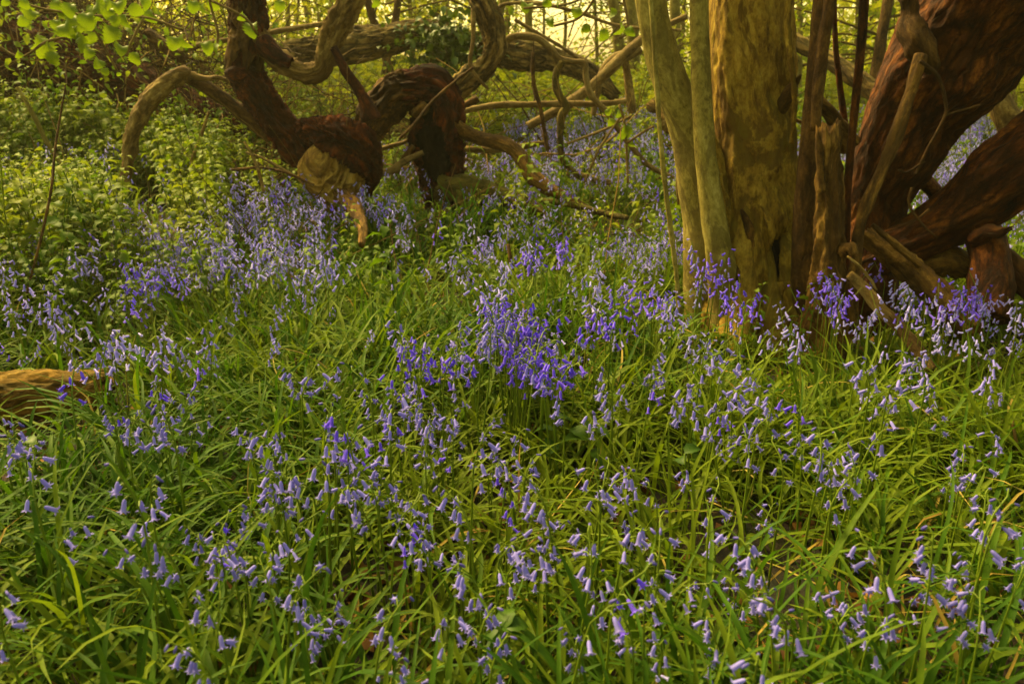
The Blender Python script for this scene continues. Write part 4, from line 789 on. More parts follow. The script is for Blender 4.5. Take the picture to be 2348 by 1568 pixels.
def make_far_bells():
    Vs, Fs, Ms, Rs, o = [], [], [], [], 0
    A = np.array([(h[0], h[1], h[2], h[3], h[4]) for h in far])
    for k in range(len(PR)):
        a = A[A[:, 2] == k]
        if not len(a): continue
        Vs_, Fs_ = stem_geo(PR[k], 3, False, 6); Vb, Fb = spike_geo(PR[k], True)
        V, F = joinVF([(Vs_, Fs_), (Vb, Fb)])
        for vv in (0, 1):
            b = a[a[:, 4] == vv]; m = len(b)
            if not m: continue
            T = np.stack([b[:, 0], b[:, 1], ground(b[:, 0], b[:, 1])-.003], -1)
            W = rep(V, m, rotz(RNG.uniform(0, 6.28, m)) @ rotx(RNG.normal(0, .06, m)), T, b[:, 3]*np.where(b[:, 1] > 4, 1.08, 1))
            Vs.append(W.reshape(-1, 3)); Fs.append(np.where((G := repF(F, len(V), m)) >= 0, G+o, -1))
            mi = np.concatenate([np.zeros(len(Fs_), int), np.full(len(Fb), 1+vv)]); Ms.append(np.tile(mi, m))
            Rs.append(np.repeat(RNG.random(m), len(V))); o += m*len(V)
    tag(link('bluebell_carpet', mkmesh('bluebell_carpet', np.vstack(Vs), np.vstack(Fs), [M['stem'], M['bell_blue'], M['bell_violet']], mi=np.concatenate(Ms), attrs={'rnd': np.concatenate(Rs)})), kind='stuff')
make_far_bells()

# ------------------------------------------------------------------ leafy woodland plants
def plant_template(seed, lt, lf, nodes=5, height=.3, low=False):
    rg = random.Random(seed); G = []
    P = np.array([(.02*math.sin(s*3+seed)*s, .02*math.cos(s*2.3+seed)*s, s*height) for s in np.linspace(0, 1, 4)])
    th = np.linspace(0, 2*math.pi, 3, endpoint=False); r = np.linspace(.0028, .0014, 4)
    V = (P[:, None]+np.stack([np.cos(th), np.sin(th), th*0], -1)[None]*r[:, None, None]).reshape(-1, 3)
    F = np.array([(i*3+j, i*3+(j+1) % 3, i*3+3+(j+1) % 3, i*3+3+j) for i in range(3) for j in range(3)])
    G.append((V, F))
    for k in range(nodes):
        s = .35+.65*k/(nodes-1); z = s*height; b = np.array([.02*math.sin(s*3+seed)*s, .02*math.cos(s*2.3+seed)*s, z])
        ln_ = (.085-.035*abs(s-.7)/.65*1.2)*rg.uniform(.8, 1.2)*(1.0 if k < nodes-1 else .6)
        for q in range(2):
            az = k*1.57+q*math.pi+rg.gauss(0, .25)
            el = rg.uniform(-.35, .35)+(.5 if k == nodes-1 else 0)
            Rm = np.array(Matrix.Rotation(az, 3, 'Z') @ Matrix.Rotation(-el, 3, 'Y') @ Matrix.Rotation(rg.gauss(0, .3), 3, 'X'))
            G.append(((lt*ln_+np.array([.012, 0, 0])) @ Rm.T+b, lf))
    return joinVF(G)
LTS, LFS = leaf_template(7, .46, 1.0, .2, .25)
PT = [plant_template(s, LTS*.56, LFS, nodes=random.choice([8, 9, 10]), height=random.uniform(.28, .44)) for s in range(8)]
PTL = [plant_template(s, LT_LOW, LF_LOW, nodes=random.choice([4, 5]), height=random.uniform(.24, .36)) for s in range(6)]
def scatter_plants(pos, T, name, mat, sc):
    Vs, Fs, Rs, o = [], [], [], 0
    pick = RNG.integers(0, len(T), len(pos))
    for k in range(len(T)):
        b = pos[pick == k]; m = len(b)
        if not m: continue
        V, F = T[k]; s = sc[pick == k]
        tr = np.stack([b[:, 0], b[:, 1], ground(b[:, 0], b[:, 1])], -1)
        W = rep(V, m, rotz(RNG.uniform(0, 6.28, m)) @ rotx(RNG.normal(0, .15, m)), tr, s)
        Vs.append(W.reshape(-1, 3)); Fs.append(repF(F, len(V), m)+o); Rs.append(np.repeat(RNG.random(m), len(V))); o += m*len(V)
    tag(link(name, mkmesh(name, np.vstack(Vs), np.vstack(Fs), [mat], attrs={'rnd': np.concatenate(Rs)})), kind='stuff')
def leafy():
    n = 9000; y = RNG.uniform(2.4, 7.5, n); x = RNG.uniform(-1, 1, n)*(.66*y+1.0)
    px, py = proj(np.stack([x, y, ground(x, y)+.25], 0))
    d = np.where((px < 520) & (py < 640), 1.0, .05)
    d = np.where((px < 470) & (py >= 520) & (py < 640), .45, d)
    d = np.where((px < 300) & (py >= 640) & (py < 720), .18, d)
    d = np.where((px >= 520) & (px < 1250) & (py < 380), .6, d)
    d = np.where((px >= 520) & (px < 760) & (py >= 380) & (py < 460), .15, d)
    d = np.where((px >= 1250) & (py < 330), .2, d)
    d = np.where((px >= 760) & (px < 1000) & (py >= 560) & (py < 700), .06, d)
    d = np.where((px > 235) & (px < 400) & (y > 3.3) & (y < 4.95), .04, d)
    d = np.where((px > 640) & (px < 1150) & (y > 3.0) & (y < 4.5), .03, d)
    k = (RNG.random(n) < d) & clear(x, y, .05)
    pos = np.stack([x[k], y[k]], -1)
    dist = np.hypot(pos[:, 0], pos[:, 1]); order = np.argsort(dist); pos = pos[order]
    return pos
lp = leafy()
big = lp[:90]; scatter_plants(lp[90:], PT, 'leafy_undergrowth', M['leafy'], RNG.uniform(.8, 1.3, len(lp)-90)*(1.0+.6*np.clip(noise(np.stack([lp[90:, 0]*1.1, lp[90:, 1]*1.1, lp[90:, 0]*0+8], -1)), -.5, 1)))
PTM = [mkmesh('leafy_plant', *t_, [M['leafy']]) for t_ in PT]
linfo = []
for (x, y) in big:
    px, py = proj((x, y, gz(x, y)+.28)); s = random.uniform(.8, 1.3)
    best = min([('the arched pale branch', 300, 360), ('the curving dark stem', 90, 560), ('the burl', 770, 420), ('the black hollow stump', 1000, 440), ('the thin whippy sapling', 1550, 600), ('the cut log', 110, 860), ('the ochre root', 1290, 470), ('the fallen limb', 2250, 500), ('the violet clump', 1190, 790), ('the looping vine', 1450, 340), ('the kinked vine', 1290, 330), ('the red trunk', 640, 330), ('the leaning pole', 1990, 480), ('the lilac flower drift', 590, 590), ('the torn stump', 1900, 700)], key=lambda q: math.hypot(px-q[1], py-q[2]))
    dx, dy = px-best[1], py-best[2]
    where = ('left of ' if dx < 0 else 'right of ')+best[0] if abs(dx) > abs(dy) else ('below ' if dy > 0 else 'above ')+best[0]
    linfo.append([x, y, s, px, py, f"{'tall' if s > 1.1 else 'low' if s < .92 else 'mid-height'} fresh green leafy plant {where}"])
g2 = defaultdict(list)
for i, q in enumerate(linfo): g2[q[5]].append(i)
ORD = ['leftmost']+[w_+' from left' for w_ in 'second third fourth fifth sixth seventh eighth ninth tenth eleventh twelfth thirteenth fourteenth fifteenth sixteenth seventeenth eighteenth nineteenth twentieth'.split()]
for lb, ids in g2.items():
    ids.sort(key=lambda i: linfo[i][3])
    for q, i in enumerate(ids):
        if len(ids) > 1: linfo[i][5] += ', '+(ORD[q] if q < len(ORD) and q < len(ids)-1 else 'rightmost' if q == len(ids)-1 else 'in the middle')
for q in linfo:
    o = link('leafy_plant', random.choice(PTM), None, (q[0], q[1], gz(q[0], q[1]))); o.rotation_euler = (random.gauss(0, .12), random.gauss(0, .12), random.uniform(0, 6.28)); o.scale = (q[2],)*3
    tag(o, q[5], 'plant', 'leafy green plants under the trees')
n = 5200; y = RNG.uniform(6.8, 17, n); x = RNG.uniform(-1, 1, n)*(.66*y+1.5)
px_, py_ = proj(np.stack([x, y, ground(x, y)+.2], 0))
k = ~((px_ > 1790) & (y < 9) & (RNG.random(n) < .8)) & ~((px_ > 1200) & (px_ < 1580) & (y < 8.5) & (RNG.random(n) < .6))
pos = np.stack([x[k], y[k]], -1); scatter_plants(pos, PTL, 'undergrowth', M['leafy_far_lit'], RNG.uniform(1.0, 1.7, len(pos)))

# broad leaves at the middle of the picture, dry leaves, pale flowers
def leaf_obj(mesh, name, P, size, az, el, roll, parent=None):
    o = bpy.data.objects.new(name, mesh); C.objects.link(o)
    o.matrix_world = Matrix.Translation(P) @ Matrix.Rotation(az, 4, 'Z') @ Matrix.Rotation(-el, 4, 'Y') @ Matrix.Rotation(roll, 4, 'X') @ Matrix.Scale(size, 4)
    return o
BLM = mkmesh('leaf', LT_FINE, LF_FINE, [M['broad']]); HZM = mkmesh('leaf', *leaf_template(15, .80, 1.4, .34, .2, True), [M['hazel']]); DRM = mkmesh('dry_leaf', *leaf_template(8, .6, 2.2, .5, .05), [M['dry']])
def child_leaf(mesh, root, P, size, az, el, roll):
    o = bpy.data.objects.new('leaf', mesh); C.objects.link(o); o.parent = root
    o.matrix_local = Matrix.Translation(Vector(P)-root.location) @ Matrix.Rotation(az, 4, 'Z') @ Matrix.Rotation(-el, 4, 'Y') @ Matrix.Rotation(roll, 4, 'X') @ Matrix.Scale(size, 4)
for (cx, cy, s, nl, lb) in ((1350, 985, .085, 5, 'broad-leaved plant with pale green oval leaves just below the violet clump'), (1270, 965, .07, 4, 'smaller broad-leaved plant left of the big oval leaves'), (1570, 1040, .06, 4, 'dark broad-leaved plant in the grass right of centre'),
                            (1160, 1440, .06, 5, 'broad-leaved plant with toothed leaves near the bottom edge at centre'), (1180, 500, .09, 5, 'broad-leaved plant on the ground right of the mossy root'), (60, 1010, .05, 5, 'broad-leaved plant standing in front of the cut log'), (870, 590, .08, 6, 'broad-leaved green plant in the dark gap left of centre'), (760, 610, .08, 5, 'bright broad-leaved plant at the edge of the lilac flower drift')):
    p = onto(cx, cy, .2); root = empty('broad_leaf_plant', (p[0], p[1], gz(p[0], p[1])), lb, 'plant', 'broad-leaved plants in the flowers')
    top = np.array([p[0], p[1], p[2]]); b = np.array(root.location)
    part('stem', tube([b, b*.5+top*.5+[.01, 0, 0], top], [.003, .0025, .002], ns=6, seg=.03), M['stem'], root)
    for q in range(nl):
        child_leaf(BLM, root, top-np.array([0, 0, .05*(q % 3)/2]), s*random.uniform(.6, .9), q*2.4+random.gauss(0, .3), random.uniform(-.1, .4), random.gauss(0, .2))
for (cx, cy, s, lb) in ((438, 1015, .06, 'curled orange-brown dead leaf caught among the stems left of centre'), (446, 1062, .07, 'brown dead leaf lying flat below the curled orange leaf'), (1668, 1520, .05, 'small orange dead leaf at the bottom edge'), (620, 1125, .05, 'brown dead leaf in the dark gap above a pale leaf tuft')):
    p = onto(cx, cy, .06)
    o = link('dry_leaf', DRM, None, p); o.rotation_euler = (random.uniform(-.6, .6), random.uniform(-.9, .2), random.uniform(0, 6)); o.scale = (s,)*3
    tag(o, lb, 'dead leaf', 'dead leaves in the grass')

# hazel sprays hanging into the top of the picture
def spray(name, base, twigs, leaves, Y, lb, mat=M['wood_twig']):
    b = at(*base, Y); root = empty(name, b, lb, 'leafy branch', 'leafy sprays hanging from above')
    for k, tpts in enumerate(twigs): part('twig', pxlimb([(a, c, 3) for a, c in tpts], Y, ns=6, seg=.02, amp=.08, seed=200+k), mat, root)
    for (lx, ly, sz) in leaves:
        yy = Y+random.uniform(-.12, .12); p = at(lx, ly-sz*.7, yy)
        child_leaf(HZM, root, p, 2.0*sz*random.uniform(.75, 1.1)*pxr(ly, yy), random.choice([-1.57, -1.2, random.uniform(-3.4, .3)])+random.gauss(0, .6), -random.uniform(.2, 1.2), random.gauss(0, .6))
LV = [(75, 40, 20), (25, 45, 14), (5, 115, 16), (20, 150, 14), (95, 108, 28), (112, 62, 20), (150, 34, 20), (125, 132, 18), (165, 24, 20), (180, 55, 26), (200, 48, 24), (216, 28, 22), (230, 58, 22), (246, 76, 25), (256, 32, 18), (186, 96, 18), (203, 86, 20), (200, 122, 15), (226, 148, 15), (240, 165, 12), (270, 172, 9), (290, 48, 22), (302, 22, 20), (322, 12, 20), (345, 38, 22), (282, 120, 18), (312, 132, 17), (362, 26, 18), (396, 102, 24), (420, 92, 20), (60, 20, 18), (130, 15, 20), (90, 95, 20), (40, 128, 15), (170, 75, 18), (235, 15, 18)]
LV += [(x+random.gauss(0, 22), y+random.gauss(0, 18), s*random.uniform(.7, 1)) for x, y, s in LV if x < 270 and y < 125]
spray('hazel_spray', (-80, -60), [[(-80, -60), (60, 10), (200, 35), (330, 40), (420, 70)], [(-60, 60), (40, 130), (110, 95), (200, 80)], [(200, 35), (240, 110), (270, 165)], [(330, 40), (300, 100), (290, 130)]], LV, 2.9, 'spray of bright green hazel leaves hanging in at the top left corner')
spray('hazel_spray', (470, -80), [[(470, -80), (480, 0), (500, 80), (490, 120)], [(480, 0), (560, 40), (590, 80)]], [(440, 16, 18), (470, 22, 20), (488, 14, 20), (466, 112, 18), (492, 100, 20), (508, 118, 18), (582, 70, 22), (556, 40, 14), (640, 15, 18), (860, 10, 16)], 3.3, 'smaller spray of hazel leaves left of the red leaning trunk')
spray('hazel_spray', (1400, -120), [[(1400, -120), (1370, -20), (1330, 40), (1270, 60)], [(1400, -120), (1430, 0), (1440, 70), (1420, 90)], [(1370, -20), (1300, 10), (1200, 20)]], [(1266, 52, 17), (1320, 32, 17), (1420, 66, 20), (1446, 72, 17), (1210, 22, 16), (1290, 16, 15), (1380, 80, 17), (1344, 66, 16), (1180, 30, 13), (1400, 30, 16), (1250, 10, 15)], 4.0, 'leafy spray hanging in the bright sky gap above the fallen log')
spray('leafy_sapling', (1440, 420), [[(1440, 420), (1436, 330), (1432, 280), (1420, 240)], [(1436, 330), (1480, 300), (1500, 290)]], [(1432, 300, 22), (1416, 262, 14), (1400, 280, 12), (1470, 285, 13), (1500, 300, 12), (1450, 330, 14), (1390, 260, 12)], 4.0, 'small sapling with broad yellow-green leaves in front of the distant bluebells')
spray('leafy_sapling', (1556, 470), [[(1556, 470), (1552, 420), (1556, 390)]], [(1554, 402, 18), (1566, 470, 16), (1530, 480, 20), (1500, 500, 14)], 2.9, 'little green plant with round leaves beside the slim grey stem')

# ivy over the fallen log
def leaf_cloud(cen, rad, n, size, tmpl, tf, hang=.3):
    P = RNG.normal(0, .5, (n, 3))*np.asarray(rad)+np.asarray(cen)
    az = RNG.uniform(0, 6.28, n); el = RNG.normal(-hang, .6, n)
    return rep(tmpl, n, rotz(az) @ roty(el) @ rotx(RNG.normal(0, .5, n)), P, RNG.uniform(.7, 1.3, n)*size).reshape(-1, 3), repF(tf, len(tmpl), n), np.repeat(RNG.random(n), len(tmpl))
def roty(a):
    a = np.asarray(-a); c, s = np.cos(a), np.sin(a); z = np.zeros_like(a); o = np.ones_like(a)
    return np.stack([np.stack([c, z, s], -1), np.stack([z, o, z], -1), np.stack([-s, z, c], -1)], -2)
c = at(1025, 105, 7.0)
V, F, r_ = leaf_cloud((0, 0, 0), (.36, .22, .26), 900, .075, LT_LOW, LF_LOW)
o = link('ivy', mkmesh('ivy', V, F, [M['ivy']], attrs={'rnd': r_}), None, c); tag(o, 'dark green ivy bush growing over the middle of the long fallen log', 'ivy')

# ------------------------------------------------------------------ brushwood, twig litter, dead leaves on the ground
def twig_mass(name, starts, dirs, L, r, nseg=5, wig=.35):
    k = len(starts); P = np.zeros((k, nseg, 3)); P[:, 0] = starts; d = dirs.copy()
    for s in range(1, nseg):
        d = d+RNG.normal(0, wig, d.shape); d /= np.linalg.norm(d, axis=1)[:, None]
        P[:, s] = P[:, s-1]+d*(L/(nseg-1))[:, None]
    th = np.linspace(0, 2*math.pi, 3, endpoint=False)
    T = np.gradient(P, axis=1); T /= np.linalg.norm(T, axis=2)[..., None]+1e-9
    u = np.cross(T, np.array([.3, .2, .93])); u /= np.linalg.norm(u, axis=2)[..., None]+1e-9; w = np.cross(T, u)
    rr = r[:, None]*np.linspace(1, .45, nseg)[None]
    V = P[:, :, None]+(u[:, :, None]*np.cos(th)[None, None, :, None]+w[:, :, None]*np.sin(th)[None, None, :, None])*rr[:, :, None, None]
    F = np.array([(i*3+j, i*3+(j+1) % 3, i*3+3+(j+1) % 3, i*3+3+j) for i in range(nseg-1) for j in range(3)])
    tag(link(name, mkmesh(name, V.reshape(-1, 3), repF(F, nseg*3, k), [M['twigs']], attrs={'rnd': np.repeat(RNG.random(k), nseg*3)})), kind='stuff')
n = 3600; s_ = RNG.random(n)
pA, pB = at(-260, 60, 7.1), at(540, 300, 6.4)
st = pA[None]+(pB-pA)[None]*s_[:, None]+RNG.normal(0, 1, (n, 3))*np.array([.3, .35, .38])+np.array([0, .25, .30])*(1-s_)[:, None]
st[:, 2] = np.maximum(st[:, 2], ground(st[:, 0], st[:, 1])+.05)
dr = RNG.normal(0, 1, (n, 3))*np.array([1, .7, .8]); dr /= np.linalg.norm(dr, axis=1)[:, None]
twig_mass('brushwood', st, dr, RNG.uniform(.25, .9, n), RNG.uniform(.0025, .008, n))
def bramble():
    n = 2600; px_ = RNG.uniform(-120, 640, n); py_ = RNG.uniform(10, 310, n); yy = RNG.uniform(5.3, 7.6, n)
    P = np.array([at(a_, b_, y_) for a_, b_, y_ in zip(px_, py_, yy)])
    k = (P[:, 2] > ground(P[:, 0], P[:, 1])+.05) & (noise(P*2.2) > -.05+.25*((px_ < 420) & (py_ < 190))); P = P[k]; n = len(P)
    V = rep(LT_LOW, n, rotz(RNG.uniform(0, 6.28, n)) @ roty(RNG.normal(-.3, .6, n)) @ rotx(RNG.normal(0, .6, n)), P, RNG.uniform(.03, .075, n))
    tag(link('bramble_leaves', mkmesh('bramble_leaves', V.reshape(-1, 3), repF(LF_LOW, len(LT_LOW), n), [M['leafy']], attrs={'rnd': np.repeat(RNG.random(n), len(LT_LOW))})), kind='stuff')
bramble()
n = 1500; px_ = RNG.uniform(480, 1100, n); py_ = RNG.normal(365, 45, n)
st = np.array([onto(a, b, .1) for a, b in zip(px_, py_)]); st[:, 2] = ground(st[:, 0], st[:, 1])+RNG.uniform(.02, .3, n)
dr = RNG.normal(0, 1, (n, 3))*np.array([1, .7, .45]); dr /= np.linalg.norm(dr, axis=1)[:, None]
twig_mass('twig_litter', st, dr, RNG.uniform(.25, .9, n), RNG.uniform(.0018, .0055, n), wig=.22)
n = 130; y = RNG.uniform(5.2, 8.5, n); x = RNG.uniform(-.42, .22, n)*y
st = np.stack([x, y, ground(x, y)+RNG.uniform(.02, .5, n)], -1); dr = RNG.normal(0, 1, (n, 3))*np.array([1, .5, .45]); dr /= np.linalg.norm(dr, axis=1)[:, None]
twig_mass('fallen_twigs_litter', st, dr, RNG.uniform(.6, 1.8, n), RNG.uniform(.003, .009, n), nseg=7, wig=.22)
n = 700; y = RNG.uniform(3.0, 11, n); x = RNG.uniform(-1, 1, n)*(.66*y+.6)
st = np.stack([x, y, ground(x, y)+RNG.uniform(0, .1, n)], -1); dr = RNG.normal(0, 1, (n, 3))*np.array([.6, .5, .9]); dr[:, 2] = np.abs(dr[:, 2]); dr /= np.linalg.norm(dr, axis=1)[:, None]
twig_mass('dead_stems_litter', st, dr, RNG.uniform(.3, 1.1, n), RNG.uniform(.0015, .004, n), wig=.18)
n = 9000; y = RNG.uniform(.4, 12, n); x = RNG.uniform(-1, 1, n)*(.66*y+1)
T_, F_ = leaf_template(4, .6, 1.4, .4)
V = rep(T_, n, rotz(RNG.uniform(0, 6.28, n)) @ rotx(RNG.normal(0, .6, n)), np.stack([x, y, ground(x, y)+.008], -1), RNG.uniform(.035, .075, n))
tag(link('leaf_litter', mkmesh('leaf_litter', V.reshape(-1, 3), repF(F_, len(T_), n), [M['dry']], attrs={'rnd': np.repeat(RNG.random(n), len(T_))})), kind='stuff')

# ------------------------------------------------------------------ trees beyond
def crown_mesh(seed, n, lo, hi, spread, leaf, mat):
    rg = np.random.default_rng(seed); G = []
    Vs, Fs, Rs, o = [], [], [], 0
    nb = 46; per = n//nb
    for b in range(nb):
        z = rg.uniform(lo, hi); a = rg.uniform(0, 6.28); L = rg.uniform(.45, 1)*spread*(1.1-.4*(z-lo)/(hi-lo))
        t = np.sort(rg.uniform(.15, 1, per)); d = np.array([math.cos(a), math.sin(a), rg.uniform(-.1, .45)])
        P = np.array([0, 0, z])+d[None]*L*t[:, None]+np.array([0, 0, -.25])*L*t[:, None]**2+rg.normal(0, .09, (per, 3))
        W = rep(LT_MIN, per, rotz(rg.uniform(0, 6.28, per)) @ roty(rg.normal(-.3, .5, per)) @ rotx(rg.normal(0, .5, per)), P, rg.uniform(.7, 1.3, per)*leaf)
        Vs.append(W.reshape(-1, 3)); Fs.append(repF(LF_MIN, len(LT_MIN), per)+o); Rs.append(np.repeat(rg.random(per), len(LT_MIN))); o += per*len(LT_MIN)
        pts = np.array([[0, 0, z-.05], [d[0]*L*.5, d[1]*L*.5, z+d[2]*L*.5-.06*L], [d[0]*L, d[1]*L, z+d[2]*L-.25*L]])
        tv, tf, _ = tube(pts, [.012, .008, .003], ns=4, seg=.3, amp=0)
        Vs.append(tv); tf = tf.copy(); tf[tf >= 0] += o; Fs.append(tf); Rs.append(np.full(len(tv), -1.)); o += len(tv)
    V = np.vstack(Vs); F = np.vstack(Fs); r_ = np.concatenate(Rs)
    mi = (r_[F[:, 0]] < 0).astype(int)
    return mkmesh('crown', V, F, [mat, M['far_bark']], mi=mi, attrs={'rnd': np.clip(r_, 0, 1)})
CR_D = [crown_mesh(300+k, 1500, .5, 5.2, 1.6, .085, M['crown']) for k in range(3)]
CR_S = [crown_mesh(310+k, 380, .9, 5.2, 1.6, .075, M['crown_far_lit']) for k in range(3)]
# (x at the top edge, x at row 200, half width, distance, dense crown, label)
TR = [(60, 40, 9, 9.5, 1, 'dim trunk at the far left behind the brushwood'), (182, 160, 8, 9, 1, 'slim tree behind the hazel leaves at top left'), (300, 322, 8, 10.5, 1, 'slim tree behind the brushwood, third from the left edge'), (478, 470, 5, 11.5, 1, 'thin tree just left of the red leaning trunk'),
      (655, 662, 5, 12.5, 1, 'thin tree showing between the red leaning trunk and its fork'), (846, 905, 9, 9.2, 0, 'brown tree leaning right behind the long fallen log'), (905, 880, 8, 9.4, 0, 'brown tree leaning left, crossing its neighbour behind the log'), (1030, 1028, 4, 13, 0, 'very thin upright tree left of the curved limb'),
      (1215, 1218, 9, 10.5, 0, 'straight trunk at the left side of the bright sky gap'), (1150, 1110, 8, 9.5, 0, 'tilted trunk left of the bright sky gap'), (1296, 1290, 4, 13.5, 0, 'thin upright tree in the middle of the bright sky gap'), (1362, 1374, 4, 14, 0, 'thin tree at the right side of the bright sky gap'),
      (1408, 1432, 12, 12, 0, 'stout grey trunk right of the bright sky gap'), (1448, 1456, 14, 11, 0, 'broad trunk between the stout grey trunk and the near grey stem'), (1248, 1246, 3, 15, 0, 'hair-thin sapling tree in the left half of the sky gap'), (1500, 1478, 6, 13, 1, 'slender tree partly hidden by the near grey stem'),
      (760, 742, 5, 13.5, 1, 'thin tree behind the pale fork of the twisted tree'), (940, 948, 5, 13, 1, 'thin tree behind the end of the long fallen log'), (1090, 1080, 4, 14.5, 1, 'thin tree behind the right-hand curved limb'), (1838, 1832, 6, 9, 1, 'thin tree in the gap just right of the big trunk'),
      (2042, 2008, 13, 7.5, 1, 'dark tree tilted left in the gap before the leaning trunk'), (1962, 1955, 4, 10, 1, 'thin dark tree in the gap of the big tree'), (1548, 1556, 12, 10, 1, 'broad trunk behind the slim grey stem'), (2330, 2325, 8, 8.5, 1, 'tree at the right edge beyond the dead pale trunk'), (570, 585, 6, 10.5, 1, 'tree right behind the red leaning trunk')]
for k, (xt, xb, w, Y, dn, lb) in enumerate(TR):
    p0 = at(xb, 200, Y); zg = gz(p0[0], Y); p1 = at(xt, 0, Y)
    sl = np.array([(p1[0]-p0[0])/(p1[2]-p0[2]), random.gauss(0, .03), 1.0])
    base = np.array([p0[0]-(p0[2]-zg)*sl[0], Y, zg]); r0 = w*pxr(100, Y)
    root = empty('woodland_tree', base, lb, 'tree', 'trees beyond the clearing')
    pts = [base-[0, 0, .1]]+[base+sl*h+np.array([random.gauss(0, .03), 0, 0])*h*.4 for h in (.4, 1.0, 1.8, 3.0, 4.5, 6.8)]
    part('trunk', tube(pts, [r0*1.25, r0*1.08, r0, r0*.95, r0*.8, r0*.6, r0*.2], ns=12, seg=.12, amp=.12, seed=400+k), M['bark_brown' if k in (5, 6, 20) else 'bark_smooth'], root)
    cr = link('crown', (CR_D if dn else CR_S)[k % 3], root); cr.rotation_euler = (sl[1], sl[0]*.9, random.uniform(0, 6.28)*0+k*1.3); s = random.uniform(.85, 1.15); cr.scale = (s, s, s)

def far_wood():
    Vs, Fs, Ms, Rs, o = [], [], [], [], 0
    n = 95000; y = RNG.uniform(12, 32, n); x = RNG.uniform(-1, 1, n)*(.7*y+3)
    z = ground(x, y)+RNG.uniform(0, 1, n)*(1.2+.11*y)
    dirx = x/y
    cl = fbm(np.stack([x*.8, y*.4, z*.9], -1), 3)
    gap = np.exp(-((dirx-.065)/.16)**2)*ss(0, .9, z)
    k = (RNG.random(n) < np.clip(.85+1.1*cl, .1, 1)*(1-.92*gap))
    P = np.stack([x, y, z], -1)[k]; n = len(P)
    W = rep(LT_MIN, n, rotz(RNG.uniform(0, 6.28, n)) @ roty(RNG.normal(-.3, .6, n)) @ rotx(RNG.normal(0, .6, n)), P, RNG.uniform(.07, .15, n))
    Vs.append(W.reshape(-1, 3)); Fs.append(repF(LF_MIN, len(LT_MIN), n)); Ms.append(np.zeros(len(Fs[0]), int)); Rs.append(np.repeat(RNG.random(n), len(LT_MIN))); o = n*len(LT_MIN)
    m = 30000; y = RNG.uniform(30, 42, m); x = RNG.uniform(-1, 1, m)*(.72*y+3); z = ground(x, y)+RNG.uniform(0, 6.5, m); gp = np.exp(-((x/y-.065)/.16)**2)
    k = RNG.random(m) < 1-.98*gp*ss(.2, 1.2, z-ground(x, y)); m = int(k.sum())
    W = rep(LT_MIN, m, rotz(RNG.uniform(0, 6.28, m)) @ roty(RNG.normal(-.3, .6, m)) @ rotx(RNG.normal(0, .6, m)), np.stack([x, y, z], -1)[k], RNG.uniform(.18, .36, m))
    Vs.append(W.reshape(-1, 3)); Fs.append(repF(LF_MIN, len(LT_MIN), m)+o); Ms.append(np.zeros(len(Fs[-1]), int)); Rs.append(np.repeat(RNG.random(m), len(LT_MIN))); o += m*len(LT_MIN)
    # wood closing round unseen behind, added to shade trunk fronts, open towards the sun
    m = 26000; an = RNG.uniform(R(60), R(285), m); rd = RNG.uniform(7.5, 13, m); x = np.sin(an)*rd; y = 2+np.cos(an)*rd; z = ground(x, y)+RNG.uniform(.3, 7.5, m)
    W = rep(LT_MIN, m, rotz(RNG.uniform(0, 6.28, m)) @ roty(RNG.normal(-.3, .6, m)) @ rotx(RNG.normal(0, .6, m)), np.stack([x, y, z], -1), RNG.uniform(.14, .26, m))
    Vs.append(W.reshape(-1, 3)); Fs.append(repF(LF_MIN, len(LT_MIN), m)+o); Ms.append(np.zeros(len(Fs[-1]), int)); Rs.append(np.repeat(RNG.random(m), len(LT_MIN))); o += m*len(LT_MIN)
    for q in range(60):
        yy = random.uniform(14, 33); xx = random.uniform(-1, 1)*(.7*yy+2); b = np.array([xx, yy, gz(xx, yy)-.1]); lean = random.gauss(0, .08); r0 = random.uniform(.025, .10)
        tv, tf, _ = tube([b, b+[lean*2, 0, 2], b+[lean*4+random.gauss(0, .1), 0, 4], b+[lean*7, 0, 7]], [r0, r0*.9, r0*.75, r0*.4], ns=7, seg=.5, amp=.08, seed=q)
        tf = tf.copy(); tf[tf >= 0] += o; Vs.append(tv); Fs.append(tf); Ms.append(np.ones(len(tf), int)); Rs.append(np.full(len(tv), random.random())); o += len(tv)
    for q in range(260):
        yy = random.uniform(11, 26); xx = random.uniform(-1, 1)*(.66*yy+1); b = np.array([xx, yy, gz(xx, yy)+random.uniform(0, 1.0)]); a = random.uniform(-1, 1); L = random.uniform(.8, 2.5)
        tv, tf, _ = tube([b, b+np.array([math.sin(a), random.gauss(0, .2), math.cos(a)])*L*.5+[0, 0, random.gauss(0, .1)], b+np.array([math.sin(a*1.3), 0, math.cos(a*1.3)])*L], [.012, .009, .004], ns=4, seg=.4, amp=0, seed=q)
        tf = tf.copy(); tf[tf >= 0] += o; Vs.append(tv); Fs.append(tf); Ms.append(np.ones(len(tf), int)); Rs.append(np.full(len(tv), random.random())); o += len(tv)
    tag(link('far_woods', mkmesh('far_woods', np.vstack(Vs), np.vstack(Fs), [M['crown_far_lit'], M['far_bark']], mi=np.concatenate(Ms), attrs={'rnd': np.concatenate(Rs)})), kind='stuff')
far_wood()

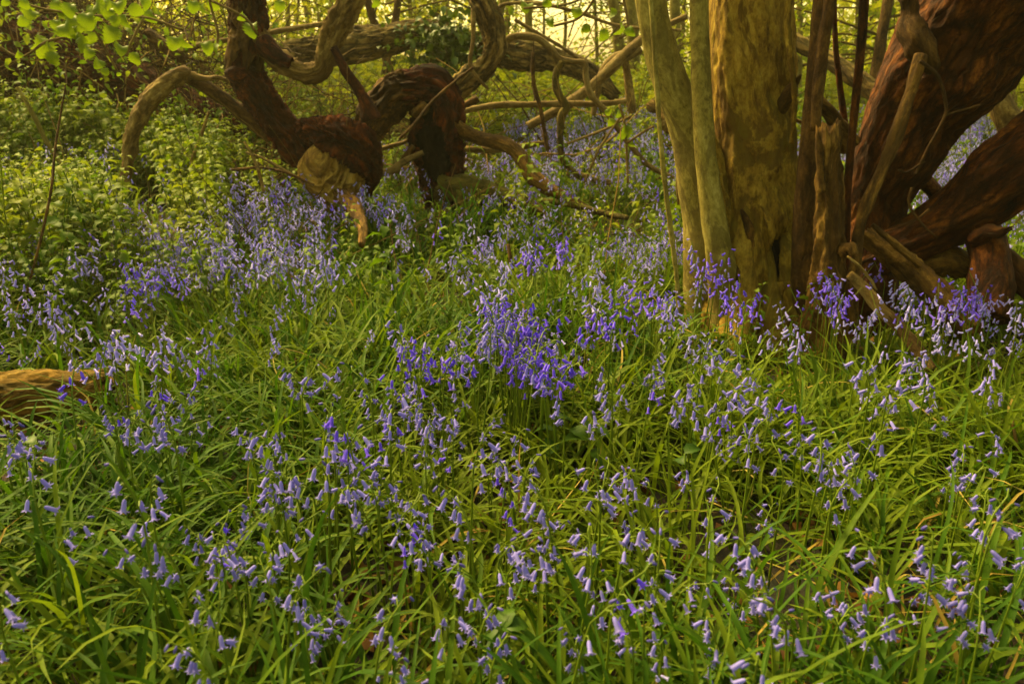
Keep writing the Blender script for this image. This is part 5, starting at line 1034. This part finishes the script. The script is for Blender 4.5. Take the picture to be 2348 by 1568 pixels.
# ------------------------------------------------------------------ light
w = bpy.data.worlds.new('World'); scn.world = w; w.use_nodes = True
nt = w.node_tree; bg = nt.nodes['Background']; sky = nt.nodes.new('ShaderNodeTexSky'); sky.sky_type = 'NISHITA'
sunpos = Vector((-.6, .55, .95)).normalized()
sky.sun_disc = False; sky.sun_elevation = math.asin(sunpos.z); sky.sun_rotation = math.atan2(sunpos.x, sunpos.y)
sky.dust_density = 3.0; sky.ozone_density = .4; sky.air_density = 1.0
mx = nt.nodes.new('ShaderNodeMixRGB'); mx.blend_type = 'MULTIPLY'; mx.inputs[0].default_value = 1; mx.inputs[2].default_value = (1.0, .82, .34, 1)
nt.links.new(sky.outputs[0], mx.inputs[1]); nt.links.new(mx.outputs[0], bg.inputs[0]); bg.inputs[1].default_value = .15
sd = bpy.data.lights.new('sun', 'SUN'); so = bpy.data.objects.new('sun', sd); C.objects.link(so)
sd.energy = 2.5; sd.angle = R(14); sd.color = (1, .79, .31); so.rotation_euler = (-sunpos).to_track_quat('-Z', 'Y').to_euler(); so.location = (-8, 8, 12)
scn.view_settings.view_transform = 'Standard'; scn.view_settings.look = 'None'; scn.view_settings.gamma = 1; scn.view_settings.exposure = 1.95
scn.cycles.max_bounces = 6; scn.cycles.transmission_bounces = 4; scn.cycles.diffuse_bounces = 4; scn.cycles.glossy_bounces = 2

def haze():
    m, nt, out = newmat('woodland_haze'); v = N(nt, 'ShaderNodeVolumePrincipled'); v.inputs['Density'].default_value = HAZE
    v.inputs['Color'].default_value = (.98, .93, .62, 1); v.inputs['Anisotropy'].default_value = .35
    nt.links.new(v.outputs[0], out.inputs['Volume'])
    x0, x1, y0, y1, z0, z1 = -91, 91, -31, 131, -6.5, 9.0
    V = [(x, y, z) for x in (x0, x1) for y in (y0, y1) for z in (z0, z1)]
    F = [(0, 1, 3, 2), (4, 6, 7, 5), (0, 4, 5, 1), (2, 3, 7, 6), (0, 2, 6, 4), (1, 5, 7, 3)]
    tag(link('haze', mkmesh('haze', V, F, [m], smooth=False)), kind='stuff')
HAZE = .0016
haze()
scn.cycles.volume_bounces = 0
